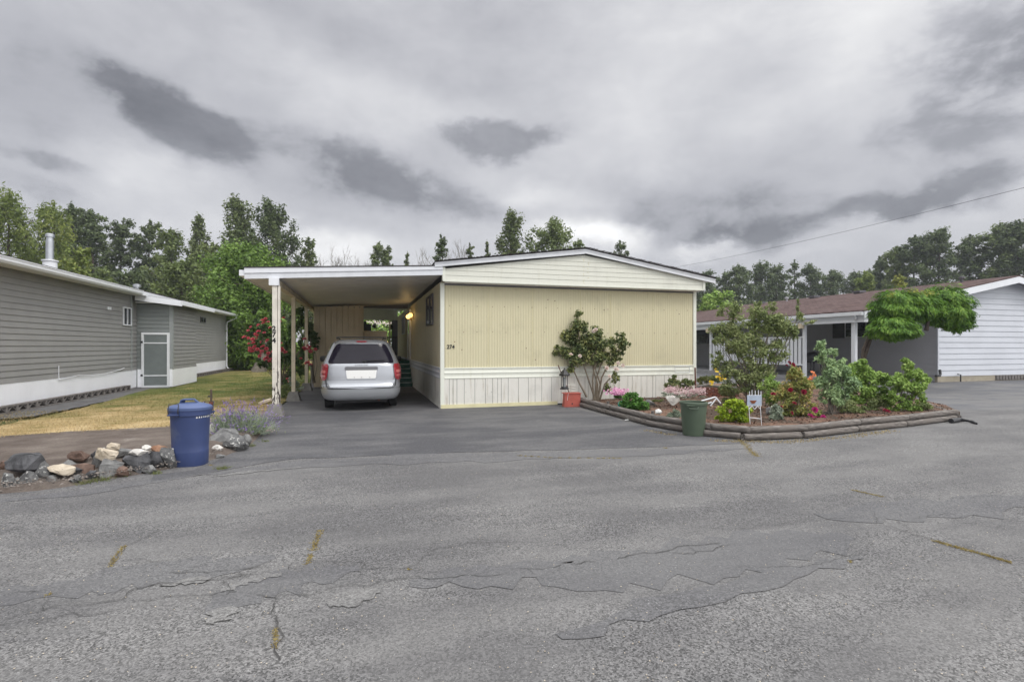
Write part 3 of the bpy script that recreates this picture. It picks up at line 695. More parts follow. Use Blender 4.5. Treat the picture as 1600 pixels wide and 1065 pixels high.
# ------------------------------------------------------------------ SETTING : ground
sheet('ground', [(-700, -60), (700, -60), (900, 1200), (-900, 1200)], -.03, M['ground'])
sheet('road', [(-40, -40), (40, -40), (60, 3.0), (60, 60), (11.5, 60), (11.5, 5), (7.6, 5), (-4.0, 22), (-4.0, -3.2), (-40, -9.5)], 0, M['road'])
dl = [(-3.98, 21), (-3.98, -2.6), G(388, 690), G(335, 722), G(300, 735), G(240, 742), G(236, 752), G(330, 738), G(420, 722), G(470, 716), G(560, 713), G(700, 707), G(900, 702), G(1060, 697), G(1165, 692), G(1172, 686), G(1050, 677), G(893, 636), (3.3, -.01), (-.0, -.01), (-.02, 20)]
sheet('driveway', dl, .004, M['drive'], jit=.018, seg=.2, seed=3)
nd = [G(1496, 641), G(1640, 641), (40, 1), (40, 40), (12.5, 40), (12.5, 0), G(1400, 620)]
sheet('neighbour_driveway', nd, .004, M['drive2'], jit=.02, seg=.3, seed=5)
# dark smooth margins and worn patches in the road
def strip(name, pts, wpx, mat, z, seed, jit=.02):
    rng = random.Random(seed); g = [Vector((*G(*p), 0)) for p in pts]; P = []
    for i in range(len(g) - 1):
        for k in range(6): P.append(g[i].lerp(g[i + 1], k / 6))
    P.append(g[-1]); L = []; R = []
    for i, p in enumerate(P):
        d = (P[min(i + 1, len(P) - 1)] - P[max(i - 1, 0)]).normalized(); nn = Vector((-d.y, d.x, 0)); e = math.sin(math.pi * (i + .3) / (len(P) - .4)) ** .5
        L.append(p + nn * (wpx * e * rng.uniform(.6, 1.3) + rng.gauss(0, jit))); R.append(p - nn * (wpx * e * rng.uniform(.6, 1.3) + rng.gauss(0, jit)))
    return sheet(name, [(q.x, q.y) for q in L + R[::-1]], z, mat)
strip('road_margin', [(-60, 790), (40, 778), (140, 768), (230, 752), (300, 742), (370, 728)], .12, M['smooth'], .003, 2, .01)
for i, (pts, w_) in enumerate([([(-40, 930), (100, 918), (200, 900), (330, 890), (430, 868)], .22), ([(320, 960), (400, 920), (470, 900), (560, 885)], .18),
                               ([(840, 905), (960, 890), (1100, 868), (1240, 850), (1330, 838)], .34), ([(1290, 810), (1400, 800), (1520, 790), (1640, 776)], .30),
                               ([(640, 912), (760, 900), (900, 880)], .16), ([(880, 1000), (1010, 950), (1200, 905), (1340, 868)], .10)]):
    strip('binder_band', pts, w_, M['smooth'], .0025 + .0004 * i, 20 + i, .03)
for i, (pts, w_) in enumerate([([(330, 745), (390, 737), (470, 730)], .05), ([(512, 945), (545, 935), (592, 922)], .10), ([(330, 975), (350, 958), (362, 948)], .09),
                               ([(345, 925), (385, 908), (440, 898)], .06), ([(250, 915), (300, 908), (330, 904)], .05), ([(1430, 620), (1500, 622), (1560, 626)], .3)]):
    strip('worn_patch', pts, w_, M['patch'], .0055 + .0004 * i, 40 + i, .015)
strip('driveway_seam', [(300, 743), (420, 731), (560, 722), (700, 716), (900, 711), (1060, 705), (1165, 700)], .20, M['smooth'], .0032, 61, .045)
strip('driveway_seam', [(430, 727), (620, 716), (820, 711), (1000, 706)], .26, M['smooth'], .0036, 62, .06)
# cracks
def px3(l, ox=0, oy=660): return [(x / 2 + ox, y / 2 + oy) for x, y in l]
cracks = [(px3(c), w_) for c, w_ in [
 ([(20, 615), (100, 595), (150, 580), (230, 545)], .010), ([(150, 580), (240, 570), (380, 555), (450, 515), (560, 505), (680, 490), (740, 484), (800, 470), (880, 465), (960, 450)], .014),
 ([(400, 430), (460, 434), (520, 432), (600, 425)], .008), ([(500, 470), (560, 472), (620, 468), (740, 462), (820, 450), (880, 435)], .010),
 ([(380, 555), (420, 560), (500, 550), (620, 545), (740, 530), (800, 540), (860, 548), (960, 545), (1080, 510), (1180, 500), (1340, 490), (1600, 470)], .011),
 ([(860, 548), (850, 590), (865, 640), (860, 700), (875, 740), (840, 790), (815, 840)], .013), ([(1320, 400), (1440, 385), (1600, 370)], .008),
 ([(0, 632), (120, 625), (260, 605), (400, 580)], .008), ([(960, 440), (1060, 435), (1140, 440), (1130, 455), (1240, 460), (1300, 445), (1320, 420), (1400, 400)], .009),
 ([(0, 540), (80, 530), (150, 520), (215, 500)], .008), ([(345, 455), (370, 410), (435, 368), (500, 325)], .008), ([(690, 490), (720, 520), (700, 545)], .009), ([(740, 462), (780, 480), (740, 486)], .010),
 ([(940, 130), (1100, 122), (1300, 116), (1590, 100)], .010)]]
cracks += [(px3(c, 800), w_) for c, w_ in [
 ([(0, 460), (130, 455), (170, 440), (320, 435), (400, 410), (470, 405), (560, 385), (700, 375)], .012), ([(470, 405), (540, 412), (640, 392), (700, 380)], .009),
 ([(690, 335), (760, 325), (880, 310), (1000, 300), (1120, 290)], .007), ([(1130, 320), (1180, 325), (1240, 345), (1320, 370), (1440, 400), (1600, 452)], .011),
 ([(1200, 305), (1240, 330), (1235, 345)], .013), ([(1360, 240), (1440, 235), (1500, 230), (1500, 220), (1590, 222)], .009), ([(1120, 270), (1135, 290), (1130, 320)], .006),
 ([(700, 455), (860, 450), (1090, 410), (1110, 400)], .005), ([(1240, 300), (1300, 292), (1400, 285)], .006), ([(130, 455), (160, 462), (110, 470)], .008),
 ([(15, 103), (120, 112), (240, 110), (350, 112)], .007)]]
def crack(pts, wd, seed):
    rng = random.Random(seed); g = [Vector((*G(*p), 0)) for p in pts]; P = [g[0]]
    for a, b in zip(g, g[1:]):
        n = max(2, int((b - a).length / .035)); nn = Vector((-(b - a).y, (b - a).x, 0)).normalized(); off = 0
        for k in range(1, n + 1):
            off = off * .86 + rng.gauss(0, .014); t = k / n
            P.append(a.lerp(b, t) + nn * off * min(1, (1 - t) * 4))
    mb = MB(); vs = []
    for i, p in enumerate(P):
        d = (P[min(i + 1, len(P) - 1)] - P[max(i - 1, 0)]).normalized(); nn = Vector((-d.y, d.x, 0)); e = min(1, i / 4, (len(P) - 1 - i) / 4)
        w2 = wd * .20 * e * rng.uniform(.25, 1.5) + .0008; vs += [p + nn * w2 + Vector((0, 0, .0086)), p - nn * w2 + Vector((0, 0, .0086))]
    gap = set(); i = 0
    while i < len(P):
        i += rng.randint(10, 60)
        for k in range(rng.randint(0, 7)): gap.add(i + k)
    for q in range(max(1, len(P) // 45)):
        j = rng.randrange(1, len(P) - 1); d = (P[j + 1 if j + 1 < len(P) else j] - P[j - 1]).normalized(); side = Vector((-d.y, d.x, 0)) * rng.choice([-1, 1]); c = P[j].copy(); L = rng.randint(4, 12)
        br = []
        for k in range(L):
            c2 = c + (side * rng.uniform(.5, 1) + d * rng.uniform(-.2, .9)) * .022; br.append(c.copy()); c = c2
        vv = []
        for k, p in enumerate(br): w3 = wd * .16 * (1 - k / L) + .0006; vv += [p + d * w3 + Vector((0, 0, .0087)), p - d * w3 + Vector((0, 0, .0087))]
        mb.add(vv, [(2 * k, 2 * k + 1, 2 * k + 3, 2 * k + 2) for k in range(len(br) - 1)])
    mb.add(vs, [(2 * i, 2 * i + 1, 2 * i + 3, 2 * i + 2) for i in range(len(P) - 1) if i not in gap])
    o = mb.build('pavement_crack', M['crack']); o['kind'] = 'structure'
    return P
for i, (c, wd) in enumerate(cracks): crack(c, wd, 100 + i)
# moss and dry weeds growing in the cracks
def tufts(name, spots, mat, seed, label, n=60, r=.05, h=.025, wd=.006):
    rng = np.random.RandomState(seed); B = []; T = []
    for s_ in spots:
        x, y = G(*s_[:2]); k = int(n * (s_[2] if len(s_) > 2 else 1)); sp = r * (s_[2] if len(s_) > 2 else 1)
        b = np.stack([x + rng.normal(size=k) * sp, y + rng.normal(size=k) * sp, np.full(k, .004)], 1)
        t = b + np.stack([rng.normal(size=k) * h * .8, rng.normal(size=k) * h * .8, h * rng.uniform(.3, 1.3, k)], 1); B.append(b); T.append(t)
    B = np.concatenate(B); T = np.concatenate(T)
    o = blades_object(name, B, T, wd, M[mat], None, rng); props(o, label, 'weeds', None, 'stuff'); return o
def along(pts, k, w_=.4):
    out = []
    for a, b in zip(pts, pts[1:]):
        for i in range(k): t = i / k; out.append((a[0] + (b[0] - a[0]) * t, a[1] + (b[1] - a[1]) * t, w_))
    return out
tufts('crack_moss', along([(500, 830), (493, 848), (489, 862)], 5, .42) + along([(484, 868), (481, 884)], 4, .4) + along([(174, 884), (182, 868), (196, 852)], 5, .32) + along([(1462, 846), (1500, 857), (1545, 869), (1582, 880)], 9, .36)
      + along([(1332, 766), (1355, 771), (1382, 777)], 6, .25) + along([(860 / 2, 985), (862 / 2, 1000), (431, 1018)], 3, .3) + along([(1156, 688), (1165, 695), (1175, 706), (1184, 714)], 5, .9) + along([(812, 712), (860, 715), (935, 716), (975, 716)], 5, .45)
      + [(1040, 700, .6), (1328, 878, .3), (640, 890, .25), (75, 930, .3), (330, 727, .5)], 'moss', 5, 'dry yellow moss growing along the cracks of the asphalt', 60, .034, .012, .006)
tufts('verge_weeds', [(345, 733, .7), (350, 732, .6), (392, 697, .8), (415, 690, .6), (225, 736, .8), (245, 740, .6), (150, 752, 1.2), (160, 750, 1.0), (185, 742, 1.0), (195, 742, .9), (133, 755, .8), (240, 688, .9), (330, 700, .6)], 'leaf_weed', 6, 'green weeds at the foot of the rock edging', 70, .055, .045, .006)
tufts('timber_litter', along([(1015, 673), (1062, 682)], 3, .7) + along([(1120, 689), (1230, 691), (1330, 682), (1400, 672)], 7, .7), 'straw', 8, 'dry litter along the foot of the garden timbers', 60, .09, .02, .012)

# lawn on the left, with the bare strip behind the rocks
lz = lambda x, y: .03
lawn_poly = [G(-60, 692), G(60, 683), G(150, 678), G(262, 672), G(330, 664), G(400, 652), (-4.02, -.6), (-4.02, 26), (-10.1, 34), (-10.1, 24), (-9.9, 13), (-8.85, 12.5), (-8.85, 8.9), (-9.4, 8.7), G(120, 641), G(0, 667), (-12, -1.5)]
sheet('lawn', lawn_poly, .03, M['lawn'], jit=.03, seg=.2, seed=9)
sheet('back_garden', [(-60, 24), (-4.0, 20), (-4.0, 60), (-60, 60)], .012, M['lawn'])
sheet('gravel_path', [(-12.5, -1.5), (-9.0, 1.0), (-8.9, 9.2), (-10.2, 9.4), (-10.2, -1.5)], .022, M['path'], jit=.03, seg=.3, seed=4)
# bare earth bank : one gently rising mesh
def dirt_bank():
    front = [(-80, 786), (0, 771), (60, 766), (110, 759), (160, 750), (210, 742), (260, 733), (318, 722), (345, 714), (375, 704), (395, 692), (412, 674), (422, 660)]
    mb = MB(); rows = 16; vs = []; rng = random.Random(2)
    back = [(-80, 686), (0, 684), (60, 680), (110, 676), (160, 674), (210, 671), (255, 669), (300, 664), (330, 660), (355, 656), (375, 654), (395, 652), (415, 650)]
    m = 6; F_ = []; B_ = []
    for i in range(len(front) - 1):
        for k in range(m):
            t = k / m; F_.append(Vector(G(*front[i])).lerp(Vector(G(*front[i + 1])), t)); B_.append(Vector(G(*back[i])).lerp(Vector(G(*back[i + 1])), t))
    for i in range(len(F_)):
        dcut = min(.3, .12 / max(.3, (F_[i] - B_[i]).length))
        for r in range(rows + 1):
            t = r / rows; p = F_[i].lerp(B_[i], t); h = .012 + .15 * math.sin(min(1, max(0, t - dcut) * 6) * math.pi / 2) * (1 - t) ** .6 + rng.uniform(0, .016)
            if r == rows: h = .034
            if r == 0: h = .0
            vs.append((p.x, p.y, h))
    mb.add(vs, [(i * (rows + 1) + r, (i + 1) * (rows + 1) + r, (i + 1) * (rows + 1) + r + 1, i * (rows + 1) + r + 1) for i in range(len(F_) - 1) for r in range(rows)])
    o = mb.build('bare_soil', M['dirt'], smooth=True); o['kind'] = 'structure'
dirt_bank()
def pebbles(name, C, S, mat, seed, label):
    rng = np.random.RandomState(seed); vs = []; fs = []
    for c, s_ in zip(C, S):
        k = len(vs); e = rng.uniform(.6, 1.2, 6) * s_; a = rng.uniform(0, 6.28); ca, sa = math.cos(a), math.sin(a)
        for (x, y, z), q in zip(((1, 0, 0), (0, 1, 0), (-1, 0, 0), (0, -1, 0), (0, 0, .7), (0, 0, -.5)), e): vs.append((c[0] + (x * ca - y * sa) * q, c[1] + (x * sa + y * ca) * q, c[2] + z * q))
        fs += [(k + i, k + (i + 1) % 4, k + 4) for i in range(4)] + [(k + (i + 1) % 4, k + i, k + 5) for i in range(4)]
    me = bpy.data.meshes.new(name); me.from_pydata(vs, [], fs); o = link(name, me, mat); return props(o, label, 'gravel', None, 'stuff')
rp_ = np.random.RandomState(91); Cp = []; Sp = []
for _ in range(3600):
    px_ = rp_.uniform(-70, 410); top_ = np.interp(px_, [-80, 255, 415], [688, 670, 652]); bot_ = np.interp(px_, [-80, 0, 160, 318, 412], [784, 769, 748, 720, 674])
    u_ = rp_.random() ** .8; py_ = top_ + (bot_ - top_) * u_; h_ = .10 * (1 - abs(u_ - .6)) + .01
    if u_ > .93: h_ = .015
    x_, y_ = G(px_, py_, h_); Cp.append((x_, y_, h_)); Sp.append(rp_.uniform(.006, .017) * (2.0 if rp_.random() < .07 else 1))
pebbles('soil_gravel', Cp, Sp, mk_rock('pebble', (.10, .085, .075), (.30, .26, .23), (.5, .48, .45), .66, 3), 92, 'small stones and clods scattered on the bare soil')
Cp = []; Sp = []
for _ in range(900):
    px_ = rp_.uniform(-40, 1640); py_ = 700 + 380 * rp_.random() ** 1.4; x_, y_ = G(px_, py_)
    if inside_poly(x_, y_, lawn_poly) or py_ < 790 and px_ < 420: continue
    Cp.append((x_, y_, .006)); Sp.append(rp_.uniform(.0025, .006))
pebbles('road_grit', Cp, Sp, ROCK['tan'], 93, 'loose pale grit lying on the asphalt')
# lawn blades
rng = np.random.RandomState(11)
N_ = 42000
yy = -3.3 + 26 * rng.random(N_) ** 1.9; xx = -10 + 6 * rng.random(N_)
ok = np.ones(N_, bool)
gf = [Vector(G(*p)) for p in [(-60, 692), (60, 683), (150, 678), (262, 672), (330, 664), (400, 652)]]
for i in range(N_):
    x, y = xx[i], yy[i]
    if x < -8.8 and y > 2: ok[i] = False
    for a, b in zip(gf, gf[1:]):
        if min(a.x, b.x) <= x <= max(a.x, b.x) and y < a.y + (b.y - a.y) * (x - a.x) / (b.x - a.x + 1e-9) - .05: ok[i] = False
    if x < -8.9 + 0 and y < 2 and y > 1.0 + (x + 9) * 1.0: pass
b_ = np.stack([xx, yy, np.full(N_, .028)], 1)[ok]; k_ = len(b_)
t_ = b_ + np.stack([rng.normal(size=k_) * .022, rng.normal(size=k_) * .022, rng.uniform(.015, .05, k_)], 1)
o = blades_object('lawn_grass', b_, t_, .009, M['blades'], None, rng); props(o, 'short patchy lawn grass, straw coloured in front and greener behind', 'grass', None, 'stuff')

# ------------------------------------------------------------------ lap siding helper
def lap(mb, axis, u0, u1, z0, z1, pitch, depth, base, sgn, top=None):
    """rows of lapped boards on a wall. axis 'x': wall plane x=base running along y; 'y': plane y=base running along x.
    sgn: outward direction. top(u): sloping top edge"""
    n = int(math.ceil((z1 - z0) / pitch)); prof = []
    for i in range(n):
        a = z0 + i * pitch; b = min(z1, a + pitch); prof += [(a, depth), (b - .006, depth * .12), (b - .006, 0), (b, 0)]
    L = 1 if top is None else 24
    def Q(u, o_, z):
        return (base + sgn * o_, u, z) if axis == 'x' else (u, base + sgn * o_, z)
    vs = []; us = [u0 + (u1 - u0) * k / L for k in range(L + 1)]
    for u in us:
        tz = z1 if top is None else top(u)
        for z, o_ in prof: vs.append(Q(u, o_ if z < tz else 0, min(z, tz)))
    m = len(prof)
    fs = [(k * m + i, (k + 1) * m + i, (k + 1) * m + i + 1, k * m + i + 1) for k in range(L) for i in range(m - 1)]
    mb.add(vs, fs)

# ------------------------------------------------------------------ MAIN HOME (origin = front left corner)
HL, HW = 18.0, 7.52
home = empty('mobile_home', (0, 0, 0), 'pale yellow and cream mobile home with a low gable, number 274 by its corner', 'house')
# front wall: ribbed yellow metal
mb = MB(); p_ = [(0.09, 0.0)]; x = .09
rng_ = random.Random(4)
while x < HW - .1:
    p_ += [(x + .012, 0), (x + .020, .0045), (x + .034, .0045), (x + .042, 0), (x + .072, 0)]
    x += .072
p_ = [q for q in p_ if q[0] < HW - .09] + [(HW - .09, 0)]
vs = [(a, -b - .012, 1.04) for a, b in p_] + [(a, -b - .012, 3.18) for a, b in p_]; m = len(p_)
mb.add(vs, [(i, i + 1, m + i + 1, m + i) for i in range(m - 1)])
front = mb.build('front_wall', M['beige'], home)
for sx_ in (1.22, 2.44, 3.83, 4.75, 6.1): MB().box(sx_, sx_ + .004, -.0205, -.0125, 1.05, 3.17).build('panel_seam', M['skirt_base'], front)
mb = MB()
for zz_ in (1.95, 2.62):
    for k in range(20): xn = .2 + k * .37 + rng_.uniform(-.03, .03); zn = zz_ + rng_.uniform(-.01, .01); mb.box(xn, xn + .016, -.022, -.018, zn, zn + .016)
for _ in range(9): xn = rng_.uniform(.2, 7.2); zn = rng_.uniform(1.2, 2.9); mb.box(xn, xn + .022, -.022, -.018, zn, zn + .022)
mb.build('nail_heads', M['rust'], front)['kind'] = 'stuff'
# structure body behind the skins
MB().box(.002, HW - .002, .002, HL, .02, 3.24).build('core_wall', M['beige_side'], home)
# side wall (left) ribbed
mb = MB(); p_ = []; y = .09; rng_ = random.Random(8)
while y < HL - .1:
    st = .405; p_ += [(y, 0), (y + .01, .012), (y + .02, .012), (y + .03, 0)]; y += st / 2
p_ += [(HL, 0)]
vs = [(-.012 + b, a, 1.04) for a, b in p_] + [(-.012 + b, a, 3.24) for a, b in p_]; m = len(p_)
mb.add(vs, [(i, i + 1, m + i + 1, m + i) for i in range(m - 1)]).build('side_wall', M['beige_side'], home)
# corner posts
mb = MB(); mb.box(-.03, .07, -.032, .07, .02, 3.20).build('corner_trim', M['creamtrim'], home)
mb = MB(); mb.box(HW - .07, HW + .03, -.032, .07, .02, 3.20).build('corner_trim', M['creamtrim'], home)
# trim band with two ridges
def band(axis, a0, a1, base, sgn, z0=.75, z1=1.04):
    prof = [(z0, 0), (z0, .03), (z0 + .03, .035), (z0 + .05, .022), (z0 + .11, .022), (z0 + .135, .034), (z0 + .165, .034), (z0 + .19, .022), (z1 - .05, .022), (z1 - .03, .036), (z1, .036), (z1, 0)]
    vs = []
    for u in (a0, a1):
        for z, o_ in prof: vs.append((u, base + sgn * o_, z) if axis == 'y' else (base + sgn * o_, u, z))
    m = len(prof); return MB().add(vs, [(i, i + 1, m + i + 1, m + i) for i in range(m - 1)] + [tuple(range(m)), tuple(range(2 * m - 1, m - 1, -1))])
band('y', .072, HW - .072, -.001, -1).build('trim_band', M['creamtrim'], home)
band('x', .072, HL, .001, -1).build('trim_band', M['white'], home)
# skirting boards: vertical planks with gaps
mb = MB(); x = .01; rng_ = random.Random(3)
while x < HW:
    w_ = rng_.choice([.14, .19, .19, .28, .10]); o_ = rng_.uniform(0, .006); mb.box(x, min(HW, x + w_ - .009), -.020 - o_, .001, .03 + rng_.uniform(0, .012), .748); x += w_
mb.build('skirting', M['skirt'], home)
mb = MB(); y = .01
while y < HL:
    w_ = rng_.choice([.2, .3, .4]); o_ = rng_.uniform(0, .004); mb.box(-.018 - o_, .001, y, y + w_ - .006, .02, .748); y += w_
mb.build('skirting', M['skirt'], home)
MB().box(-.02, 3.15, -.045, -.028, .0, .095).build('base_strip', M['skirt_base'], home)
MB().box(-.034, -.024, 0, HL, .0, .05).build('base_strip', M['skirt'], home)
MB().box(-.001, HW, -.016, -.001, .0, .748).build('skirting_backing', M['darkline'], home)
# vent grille in the skirting
mb = MB(); mb.box(3.38, 3.70, -.034, -.028, .14, .56)
for k in range(9): mb.add([(3.39, -.034, .16 + k * .043), (3.69, -.034, .16 + k * .043), (3.69, -.05, .175 + k * .043), (3.39, -.05, .175 + k * .043), (3.39, -.034, .195 + k * .043), (3.69, -.034, .195 + k * .043)], [(0, 1, 2, 3), (3, 2, 5, 4)])
mb.build('vent_grille', M['skirt'], home)
mb = MB(); mb.box(HW - .70, HW - .2, -.045, -.037, .82, .83); mb.box(HW - .70, HW - .2, -.045, -.037, 1.0, 1.01); mb.box(HW - .70, HW - .69, -.045, -.037, .82, 1.01); mb.box(HW - .21, HW - .2, -.045, -.037, .82, 1.01)
mb.build('meter_box_outline', M['white'], home)
# gable
GY = -.30; PK = 3.81
def gtop(x): return 3.52 + (4.05 - 3.52) * (1 - abs(x - PK) / (PK - .0)) if x <= PK else 3.52 + (4.05 - 3.52) * (1 - (x - PK) / (7.62 - PK))
mb = MB(); lap(mb, 'y', 0.01, 7.62, 3.24, 4.1, .125, .010, GY, -1, top=gtop)
mb.build('gable_siding', M['cream'], home)
pg = [(0.0, 3.242), (7.62, 3.242), (7.62, gtop(7.62)), (PK, gtop(PK)), (0.0, gtop(0.0))]
MB().prism(pg, GY + .002, -.002).build('gable_box', M['cream'], home)
MB().box(0, 7.62, GY - .022, GY + .06, 3.205, 3.24).build('gable_bottom_trim', M['creamtrim'], home)
MB().box(0.07, 7.55, GY + .06, -.02, 3.19, 3.215).build('soffit', M['soffit'], home)
MB().box(.07, HW - .07, -.030, -.012, 3.15, 3.19).build('soffit_shadow_strip', M['winbrown'], home)  # dark strip that paints in the shadow under the soffit
MB().box(-.02, .05, GY - .024, GY - .002, 3.22, 3.56).build('gable_corner_trim', M['creamtrim'], home)
MB().box(7.56, 7.64, GY - .024, GY - .002, 3.22, 3.54).build('gable_corner_trim', M['creamtrim'], home)
mb = MB()
for k in range(14):
    xr = 3.80 + rng_.choice([0, .13]) + rng_.uniform(-.01, .01); mb.box(xr, xr + .016, GY - .0145, GY - .002, 3.28 + k * .05, 3.297 + k * .05)
mb.build('rust_marks', M['skirt_base'], home)['kind'] = 'stuff'
# roof: two slopes, thin shingle edge, white rake boards
def roof_z(x): return 3.64 + (4.20 - 3.64) * (1 - abs(x - PK) / 4.03)
for (xa, xb) in ((-.22, PK), (PK, 7.94)):
    za = roof_z(xa) if xa < PK else 4.20; zb = 4.20 if xb == PK else 3.545
    if xa == -.22: za = 3.66
    mb = MB(); mb.prism([(xa, za), (xb, zb), (xb, zb + .03), (xa, za + .03)], GY - .12, HL + .3)
    r = mb.build('roof', M['roofdark'], home)
    mb = MB(); mb.prism([(xa, za - .115), (xb, zb - .13), (xb, zb - .003), (xa, za - .003)], GY - .09, GY - .055)
    mb.build('rake_board', M['white'], home)
    mb = MB(); mb.prism([(xa, za - .035), (xb, zb - .035), (xb, zb - .003), (xa, za - .003)], GY - .105, GY - .0905); mb.build('drip_edge', M['whiteclean'], home)
    mb = MB(); mb.prism([(xa + .02, za - .06), (xb - .02 * (xb > PK), zb - .06), (xb - .02 * (xb > PK), zb - .004), (xa + .02, za - .004)], GY - .054, HL); mb.build('roof_deck', M['white'], home)
# rough shingle ends showing along the rake
mb = MB()
for k in range(80):
    xx_ = -.2 + k * .102; zt = (3.69 + (xx_ + .22) * (.54 / 4.03)) if xx_ < PK else (4.23 - (xx_ - PK) * (.655 / 4.13))
    mb.box(xx_, xx_ + .09, GY - .135 - rng_.uniform(0, .02), GY - .1, zt - .002, zt + rng_.uniform(.008, .022))
mb.build('shingle_edge', M['roofdark'], home)
# number beside the corner
text('house_number', '274', .135, M['ink'], home, (.235, -.024, 1.53), (rad(90), 0, 0), .002, bold=.003)
# windows and door on the carport side
def side_window(y0, y1, z0, z1, frame, parent, x=-.012, sg=-1):
    mb = MB(); t = .035; X0, X1 = sorted((x + sg * .002, x + sg * .045))
    for a in ((y0, y1, z0, z0 + t), (y0, y1, z1 - t, z1), (y0, y0 + t, z0 + t, z1 - t), (y1 - t, y1, z0 + t, z1 - t), ((y0 + y1) / 2 - t / 2, (y0 + y1) / 2 + t / 2, z0 + t, z1 - t)): mb.box(X0, X1, *a)
    wn = mb.build('window', frame, parent)
    X0, X1 = sorted((x + sg * .004, x + sg * .018)); MB().box(X0, X1, y0 + t, y1 - t, z0 + t, z1 - t).build('pane', M['glass'], wn)
    return wn
side_window(1.40, 2.90, 2.20, 3.08, M['winbrown'], home)
side_window(11.3, 12.9, 2.15, 3.0, M['winframe'], home)
dr = MB(); dr.box(-.07, -.014, 8.35, 9.25, 1.08, 3.02); d_ = dr.build('door', M['white'], home)
mb = MB(); mb.box(-.085, -.013, 8.27, 8.35, 1.04, 3.10); mb.box(-.085, -.013, 9.25, 9.33, 1.04, 3.10); mb.box(-.085, -.013, 8.35, 9.25, 3.02, 3.10); mb.build('frame', M['winframe'], d_)
MB().box(-.078, -.069, 8.55, 9.05, 2.1, 2.85).build('pane', M['glass'], d_)
# sconce lamps, lit
for k, yl in enumerate((7.05, 8.05)):
    lp = empty('wall_lamp', (-.03, yl, 2.74), ['nearer lit brass wall lamp on the yellow wall under the carport', 'further lit brass wall lamp, beside the house door under the carport'][k], 'lamp', 'lit wall lamps beside the house door')
    MB().box(-.05, -.013, yl - .05, yl + .05, 2.62, 2.84).build('bracket', M['brass'], lp)
    MB().tube([(-.05, yl, 2.7), (-.15, yl, 2.66), (-.15, yl, 2.70)], .012, 6).build('arm', M['brass'], lp)
    MB().lathe([(.02, -.02), (.06, .0), (.085, .06), (.075, .12), (.04, .15)], (-.15, yl, 2.71), 12).build('glass_shade', M['lampglow'], lp, smooth=True)
    ld = bpy.data.lights.new('lamp_bulb', 'POINT'); ld.energy = 1.6; ld.color = (1, .68, .3); ld.shadow_soft_size = .06
    lo = bpy.data.objects.new('lamp_bulb', ld); COL.objects.link(lo); lo.parent = lp; lo.location = (-.25, 0, .02)

# ------------------------------------------------------------------ CARPORT
cp = empty('carport', (-3.85, 0, 0), 'flat white roofed carport on painted posts along the left side of the mobile home', 'carport')
CX0, CX1, CYB = -4.48, -.02, 9.5
def ct(x): return 3.345 + (x - CX0) * (.235 / 4.46)     # top edge
def cb(x): return 3.10 + (x - CX0) * (.26 / 4.46)       # bottom edge
# fascia in two stepped rails
mb = MB(); mb.prism([(CX0, cb(CX0)), (CX1, cb(CX1)), (CX1, cb(CX1) + .13), (CX0, cb(CX0) + .125)], -.345, -.30); mb.build('fascia', M['white'], cp)
mb = MB(); mb.prism([(CX0, cb(CX0) + .127), (CX1, cb(CX1) + .132), (CX1, ct(CX1)), (CX0, ct(CX0))], -.365, -.30); mb.build('fascia', M['whiteclean'], cp)
MB().prism([(CX0 - .01, ct(CX0)), (CX1, ct(CX1)), (CX1, ct(CX1) + .022), (CX0 - .01, ct(CX0) + .022)], -.38, CYB).build('roof', M['roofdark'], cp)
# soffit: ribbed pan panels, ribs run across
mb = MB(); y = -.298
while y < CYB:
    for (ya, yb, dz) in ((y, y + .25, 0), (y + .25, y + .30, .05)):
        mb.prism([(CX0 + .03, cb(CX0) + .02 + dz), (CX1, cb(CX1) + .02 + dz), (CX1, cb(CX1) + .10), (CX0 + .03, cb(CX0) + .10)], ya + .0005, yb)
    y += .302
mb.build('soffit', M['soffit'], cp)
# side gutter
MB().box(CX0 - .11, CX0 - .002, -.33, CYB, 3.17, 3.30).build('gutter', M['whiteclean'], cp)
MB().box(CX0, CX0 + .028, -.298, CYB, 3.10, 3.33).build('side_fascia', M['soffit'], cp)
# beam
MB().box(-3.93, -3.79, -.235, 10.3, 3.00, 3.135).build('beam', M['peel2'], cp)
MB().box(-3.97, -3.76, -.40, -.238, 2.97, 3.14).build('beam_end_cap', M['whiteclean'], cp)
for k, yp in enumerate((-.32, 3.0, 6.6, 10.1)):
    mb = MB(); mb.box(-3.905, -3.80, yp - .05, yp + .05, .27, 2.998)
    if k == 0: mb.box(-3.79, -3.74, yp - .045, yp + .055, .27, 2.96)
    po = mb.build('post', M['peel'] if k == 0 else M['peel2'], cp, bevel=.006)
    if k == 0: po['label'] = 'badly peeling white post with the numbers 274'
    mb = MB(); a, b = .20, .12; z0, z1 = 0.0, .27
    mb.add([(-3.85 - a, yp - a, z0), (-3.85 + a, yp - a, z0), (-3.85 + a, yp + a, z0), (-3.85 - a, yp + a, z0), (-3.85 - b, yp - b, z1), (-3.85 + b, yp - b, z1), (-3.85 + b, yp + b, z1), (-3.85 - b, yp + b, z1)],
           [(3, 2, 1, 0), (4, 5, 6, 7), (0, 1, 5, 4), (1, 2, 6, 5), (2, 3, 7, 6), (3, 0, 4, 7)])
    mb.build('footing', M['concrete'], cp, bevel=.01)
    if k == 0:
        for i, ch in enumerate('274'): text('post_number', ch, .155, M['ink'], po, (-3.865, yp - .053, 1.94 - i * .135), (rad(90), 0, 0), .003, bold=.005)
# crossed braces hint between posts (low kick rail)

